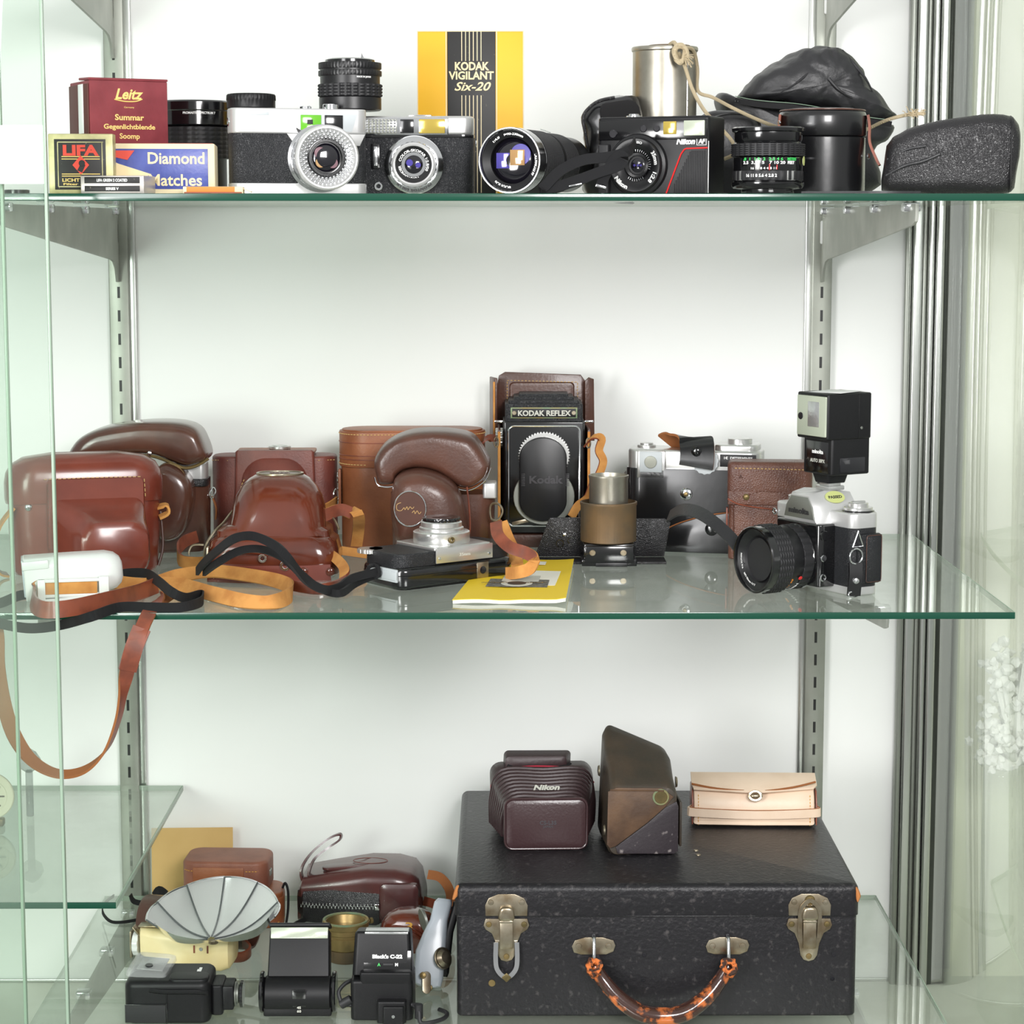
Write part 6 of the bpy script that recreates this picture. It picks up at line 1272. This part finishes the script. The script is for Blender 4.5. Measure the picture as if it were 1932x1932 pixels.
# black tilting flash, bottom left
b = AT(324, 2.085, Z3)
t = thing('flash_gun', 'black flash gun with a clear domed diffuser lying at the bottom left', 'flash', b, 0)
part(t, 'body', 'black_plastic', pill(82, 60, 42, 10, 6, 4))
part(t, 'body_ridge', 'black_plastic', join(pill(38, 24, 6, 8, 2, 1, z=38, c=(20, -16)), tube([(-16, -29, 34), (0, -31, 33), (28, -31, 33), (38, -26, 30)], 2.4, 8, 5)))
part(t, 'battery_door', 'black_rubber', prism([(-40, 2), (-40, 20), (-1, 20), (-1, 2)], 1, -30.6, .3))
part(t, 'door_line', 'black_gloss', join(box(40, .6, .8, .2, (-20, -31.2, 20)), box(.8, .6, 34, .2, (0, -31.2, 18))))
part(t, 'diffuser', 'clear_cap', tf(loft([[(q[0], q[1], z_) for q in rr(w_, d_, 5, 5)] for w_, d_, z_ in ((38, 46, 0), (40, 48, 2), (39, 46, 6), (34, 40, 8))]), (-20, 8, 42), (6, 3, -6)), label='clear plastic diffuser')
part(t, 'diffuser_eye', 'lens_deep', tf(cyl(4, 1.4), (-20, -6, 50), (6, 3, 0)))
part(t, 'window_grid', 'flash_silver', tf(box(26, 28, 1, .4), (-19, 12, 46), (6, 3, -6)))
part(t, 'foot_neck', 'black_plastic', join(pill(12, 34, 30, 4, 2, 2, z=4, c=(46, 0)), box(12, 28, 24, 2, (56, 0, 20))))
part(t, 'mount_plate', 'aluminium_dark', join(tf(cyl(12, 1.6), (62, 0, 20), (0, 90, 0)), tf(cyl(9, 4), (62, 0, 20), (0, 90, 0))))
part(t, 'lock_wheel', 'black_gloss', tf(ribs(13, 0, 3, 60, .8), (67, 0, 20), (0, 90, 0)))
part(t, 'lettering', 'print_white', tf(txt('Nikon', 4, 11, .2, .2, .2), (27, 6, 42.4), (-90, 0, 90)))
# large black flash
b = AT(563, 2.085, Z3)
t = thing('flash_gun', 'tall plain black flash with a wide window on top, left of the gilt lens ring', 'flash', b, 0)
part(t, 'main_panel', 'black_plastic', tf(pill(62, 26, 76, 2, 1.5, 1.5, taper=.06), (0, 4, 2), (-24, 0, 0)))
wn = part(t, 'flash_window', 'flash_lens', tf(box(56, 2, 11, .8), (0, 21, 74), (-24, 0, 0)), label='pale ribbed flash window')
part(t, 'window_frame', 'black_plastic', tf(box(60, 24, 4, 1.4), (0, 34, 77), (-24, 0, 0)))
part(t, 'base_roll', 'black_plastic', tf(pill(68, 34, 30, 14, 1, 1), (0, 2, 15), (0, 0, 0)).copy() if False else join(tf(cyl(18, 66, b=2), (-33, 4, 18), (0, 90, 0)), box(66, 30, 10, 2, (0, 4, 5.4))))
parts(t, 'end_disc', 'black_gloss', [tf(cyl(20, 4, b=1), (x_, 4, 20.4), (0, 90, 0)) for x_ in (-37, 33)])
part(t, 'angle_window', 'black_gloss', tf(box(13, 1, 18, .3), (2, -13.4, 20), (6, 0, 0)))
part(t, 'lettering', 'print_white', tf(txt('0', 3, 2, .15, .15), (2, -14.2, 26))); part(t, 'lettering', 'print_light', tf(join(txt('45', 2.4, 4, .15, .1), tf(txt('60', 2.4, 4, .15, .1), (0, 0, -3.6))), (2, -14.2, 11)))
# brass ring
b = AT(653, 2.245, Z3)
t = thing('lens_barrel', 'old gilt lens barrel ring with green corrosion, standing empty', 'lens ring', b, 0)
part(t, 'barrel_wall', 'brass', lathe([(17, 0), (18, 1), (18, 14), (21, 15), (21, 27), (20, 28), (20, 30), (22, 31), (22, 36), (24, 37), (24.4, 42), (23, 43), (20.5, 42), (18, 36), (17, 34), (15.5, 2)], 56, True))
part(t, 'rim', 'verdigris', ring(21.4, 24, 2.6, (0, 0, 41.4)), label='greenish corroded rim'); part(t, 'inner_floor', 'brass_dark', cyl(16.6, 2, (0, 0, 20)))
part(t, 'dark_band', 'brass_dark', ring(17.4, 18.6, 13, (0, 0, .5))); part(t, 'thumb_screw', 'brass', join(tf(cyl(2, 8), (17, 14, 36), (0, 90, 30)), tf(ribs(3.4, 0, 3, 24, .5), (24, 18, 36), (0, 90, 30))))
# zippered pouch
b = AT(683, 2.395, Z3)
t = thing('zip_pouch', 'dark red-brown leather pouch with a silver zipper and a wrist loop', 'pouch', b, -3)
secs = []
for x_, d_, h_, r_ in ((-69, 40, 24, 9), (-68, 60, 38, 12), (-62, 74, 50, 14), (-30, 80, 56, 15), (10, 84, 62, 15), (40, 84, 62, 15), (58, 80, 58, 14), (66, 70, 50, 13), (70, 50, 34, 12)):
    secs.append([(x_, q[0], q[1] + h_/2 + .5) for q in rr(d_, h_, r_, 6)])
part(t, 'pouch_body', 'leather_wine_gloss', rough(loft(secs), 2.0, .03, 0, 3))
part(t, 'gusset', 'black_leather', loft([[(x_, y_, 22.5 + q * h_) for y_, q in ((-36 - d_, -1), (-40 - d_, -.4), (-40 - d_, .4), (-36 - d_, 1), (-30, 1), (-30, -1))] for x_, h_, d_ in ((-67, 14, -8), (-60, 19, 0), (-30, 20.5, 3), (20, 20.5, 5), (24, 19, 5))]), label='black fabric side with the zipper')
part(t, 'zipper', 'chrome', join(*[tf(box(1.1, 1, 3.2, .2), (-62 + k*1.9, (-42.4 if k > 4 else -40) - (min(k, 30)) * .1, 24 + (1.3 if k % 2 else -1.3))) for k in range(44)]))
part(t, 'zipper_pull', 'chrome', box(5, 2, 7, .8, (22, -46, 24)))
part(t, 'front_pocket', 'leather_wine_gloss', loft([[(q[0] + 46, y_, q[1] + 30) for q in rr(w_, h_, 6, 4)] for y_, w_, h_ in ((-38, 44, 40), (-44, 42, 38), (-46, 34, 30))]))
part(t, 'wrist_loop', 'leather_wine_gloss', ribbon([(-62, -22, 44), (-64, -20, 58), (-54, -12, 74), (-36, -4, 88), (-24, 0, 92), (-24, 0, 86), (-36, -4, 78), (-50, -12, 68), (-56, -18, 54), (-54, -22, 46)], 8, 2.2, (.1, 1, -.1), 6))
part(t, 'loop_tab', 'leather_wine_gloss', tf(pill(56, 16, 3, 7, .8, 0.6), (-14, -10, 58), (0, -3, 10)))
part(t, 'top_circle', 'leather_wine', tf(ring(13, 14, .8), (10, 0, 62.3), (0, 0, 0), (1.4, .8, 1)))
# small brown domed case
b = AT(772, 2.285, Z3)
t = thing('camera_case', 'small orange-brown domed case with a gold emblem, behind the grey light unit', 'camera case', b, -8)
part(t, 'case_body', 'leather_dome', tf(loft([[(q[0], q[1], z_) for q in rr(w_, d_, r_, 6)] for w_, d_, r_, z_ in ((58, 40, 10, 0), (62, 44, 12, 3), (62, 44, 14, 18), (56, 42, 16, 30), (42, 36, 15, 38), (22, 26, 10, 41))])))
part(t, 'dome_ridge', 'leather_dome', join(*[tube([(-r_, -20 - k*1.5, 4), (-r_*.9, -21 - k*1.5, 14), (-r_*.5, -22 - k*1.5, 24 - k*2), (0, -22 - k*1.5, 28 - k*3), (r_*.5, -22 - k*1.5, 24 - k*2), (r_*.9, -21 - k*1.5, 14), (r_, -20 - k*1.5, 4)], 2.4, 8, 5) for k, r_ in enumerate((26, 20))]))
part(t, 'lettering', 'thread_gold', tf(txt('3', 9, 8, .3, .2), (4, -22, 30), (-30, 0, 0)), label='gold emblem')
part(t, 'carry_strap', ['suede_dark', 'leather_strap'], ribbon([zd(808, 1650, 60), zd(830, 1655, 60), zd(846, 1675, 50), zd(850, 1698, 34), zd(840, 1712, 26), zd(815, 1704, 24), zd(800, 1700, 22)], 10, 2, [(.3, .3, 1)]*2 + [(1, .3, .3)]*2 + [(.2, .4, 1)]*3, 6, True), world=True)
part(t, 'carry_strap', ['leather_strap', 'suede_dark'], ribbon([zd(838, 1712, 26), zd(850, 1728, 18), zd(842, 1742, 10), zd(835, 1752, 6)], 12, 2, (.6, .6, .6), 5, True), world=True)
# small flash with name
b = AT(727, 2.085, Z3)
t = thing('flash_gun', 'small black flash with white lettering and a green letter, right of the gilt ring', 'flash', b, -1)
part(t, 'lower_body', 'black_plastic', pill(60, 50, 40, 5, 3, 2, c=(-2, 4)))
part(t, 'upper_body', 'black_plastic', tf(pill(58, 44, 42, 5, 3, 1, taper=.08), (-2, 8, 38), (-12, 0, 0)))
part(t, 'name_panel', 'black_gloss', tf(box(46, 1, 20, .4), (3, -9.5, 56), (-16, 0, 0)))
part(t, 'lettering', 'print_white', tf(txt("Black's C-22", 3.4, 29, .2, .3), (3, -9.6, 60.5), (-16, 0, 0)))
part(t, 'lettering', 'print_white', tf(txt('M', 2.8, None, .2, .2), (12, -11.4, 53), (-16, 0, 0))); part(t, 'lettering', 'print_green', tf(txt('A', 2.8, None, .2, .2), (-5, -11.4, 53), (-16, 0, 0)), label='green letter')
part(t, 'mode_switch', 'black_rubber', tf(box(10, 1.6, 2.4, .4), (4, -11.4, 53), (-16, 0, 0)))
part(t, 'flash_window', 'flash_silver', tf(box(42, 20, 2, .6), (2, 6, 81), (-4, 0, 0)), label='silver flash window on top')
part(t, 'body_step', 'black_plastic', pill(50, 10, 12, 3, 1.5, 1, z=36, c=(2, -16)))
part(t, 'foot_block', 'black_plastic', join(pill(28, 12, 22, 3, 2, 1, z=.5, c=(8, -24)), pill(20, 6, 18, 2, 1, 1, z=.5, c=(10, -31))))
part(t, 'foot_screw', 'chrome', tf(cyl(1.6, .8, b=.2), (10, -34, 9), FR))
part(t, 'sync_plug', 'black_rubber', join(tf(cyl(4.5, 12), (-42, -16, 14), (0, 60, 0)), tf(cyl(2, 8), (-36, -16, 14), (0, 90, 0))))
part(t, 'sync_cable', 'black_rubber', join(tube([(-42, -16, 18), (-44, -12, 26), (-38, -6, 32), (-30, 0, 34)], 2, 8, 5), tube([(28, -20, 16), (34, -26, 12), (36, -30, 2), (46, -30, 2), (58, -18, 2), (60, -4, 2), (52, 6, 2)], 2.1, 9, 6)))
part(t, 'cable_plug', 'black_rubber', join(tf(cyl(4, 14), (34, -24, 4)), tf(cyl(2, 8), (26, -20, 16), (0, 90, 0))))
# grey light unit
b = AT(826, 2.15, Z3)
t = thing('light_unit', 'pale grey and black hand unit leaning on the suitcase, gilt contact at its lower end', 'light unit', b + Vector((-.012, 0, 0)), 0)
M_ = dict(loc=(0, 0, 4), rot=(-22, -14, 0))
bdy = loft([[(q[0] + o_, q[1], z_) for q in rr(w_, d_, 5, 5)] for w_, d_, z_, o_ in ((20, 28, 0, 2), (26, 32, 2, 2), (30, 34, 10, 1), (30, 34, 34, 0), (24, 32, 52, 2), (18, 30, 66, 4), (18, 28, 84, 6), (14, 22, 88, 7))])
part(t, 'shell', 'grey_blue_plastic', tf(bdy, (0, 0, 4), (-20, 8, 0)))
part(t, 'black_side', 'black_plastic', tf(loft([[(q[0] + 12 + o_, q[1] + 2, z_) for q in rr(8, d_, 3, 4)] for d_, z_, o_ in ((24, 12, 4), (30, 16, 5), (30, 56, 4), (26, 84, 8), (18, 87, 8))]), (0, 0, 4), (-20, 8, 0)))
part(t, 'side_knob', 'nickel', tf(join(cyl(11, 2, b=.6), tf(lathe([(9, 0), (6, 4), (.01, 5.6)], 24), (0, 0, 2))), (17, -8, 36), (-20+60, 60, 0)))
part(t, 'contact_plate', 'nickel', tf(pill(9, 22, 1.6, 4.4, .5, .5), (1, -17, 14), (66, 8, 18)))
parts(t, 'contact_pin', 'brass', [tf(lathe([(3.4, 0), (3, 2), (.01, 3)], 20), p_, (70, 0, 0)) for p_ in ((-2, -18, 22), (4, -14.6, 8))])
part(t, 'rear_disc', 'aluminium_dark', tf(cyl(12, 3), (-4, 20, 66), (-20, 80, 0)))
part(t, 'side_clip', 'chrome', tube([(18, 20, 70), (22, 18, 62), (20, 16, 56), (24, 14, 52)], .8, 7, 3))
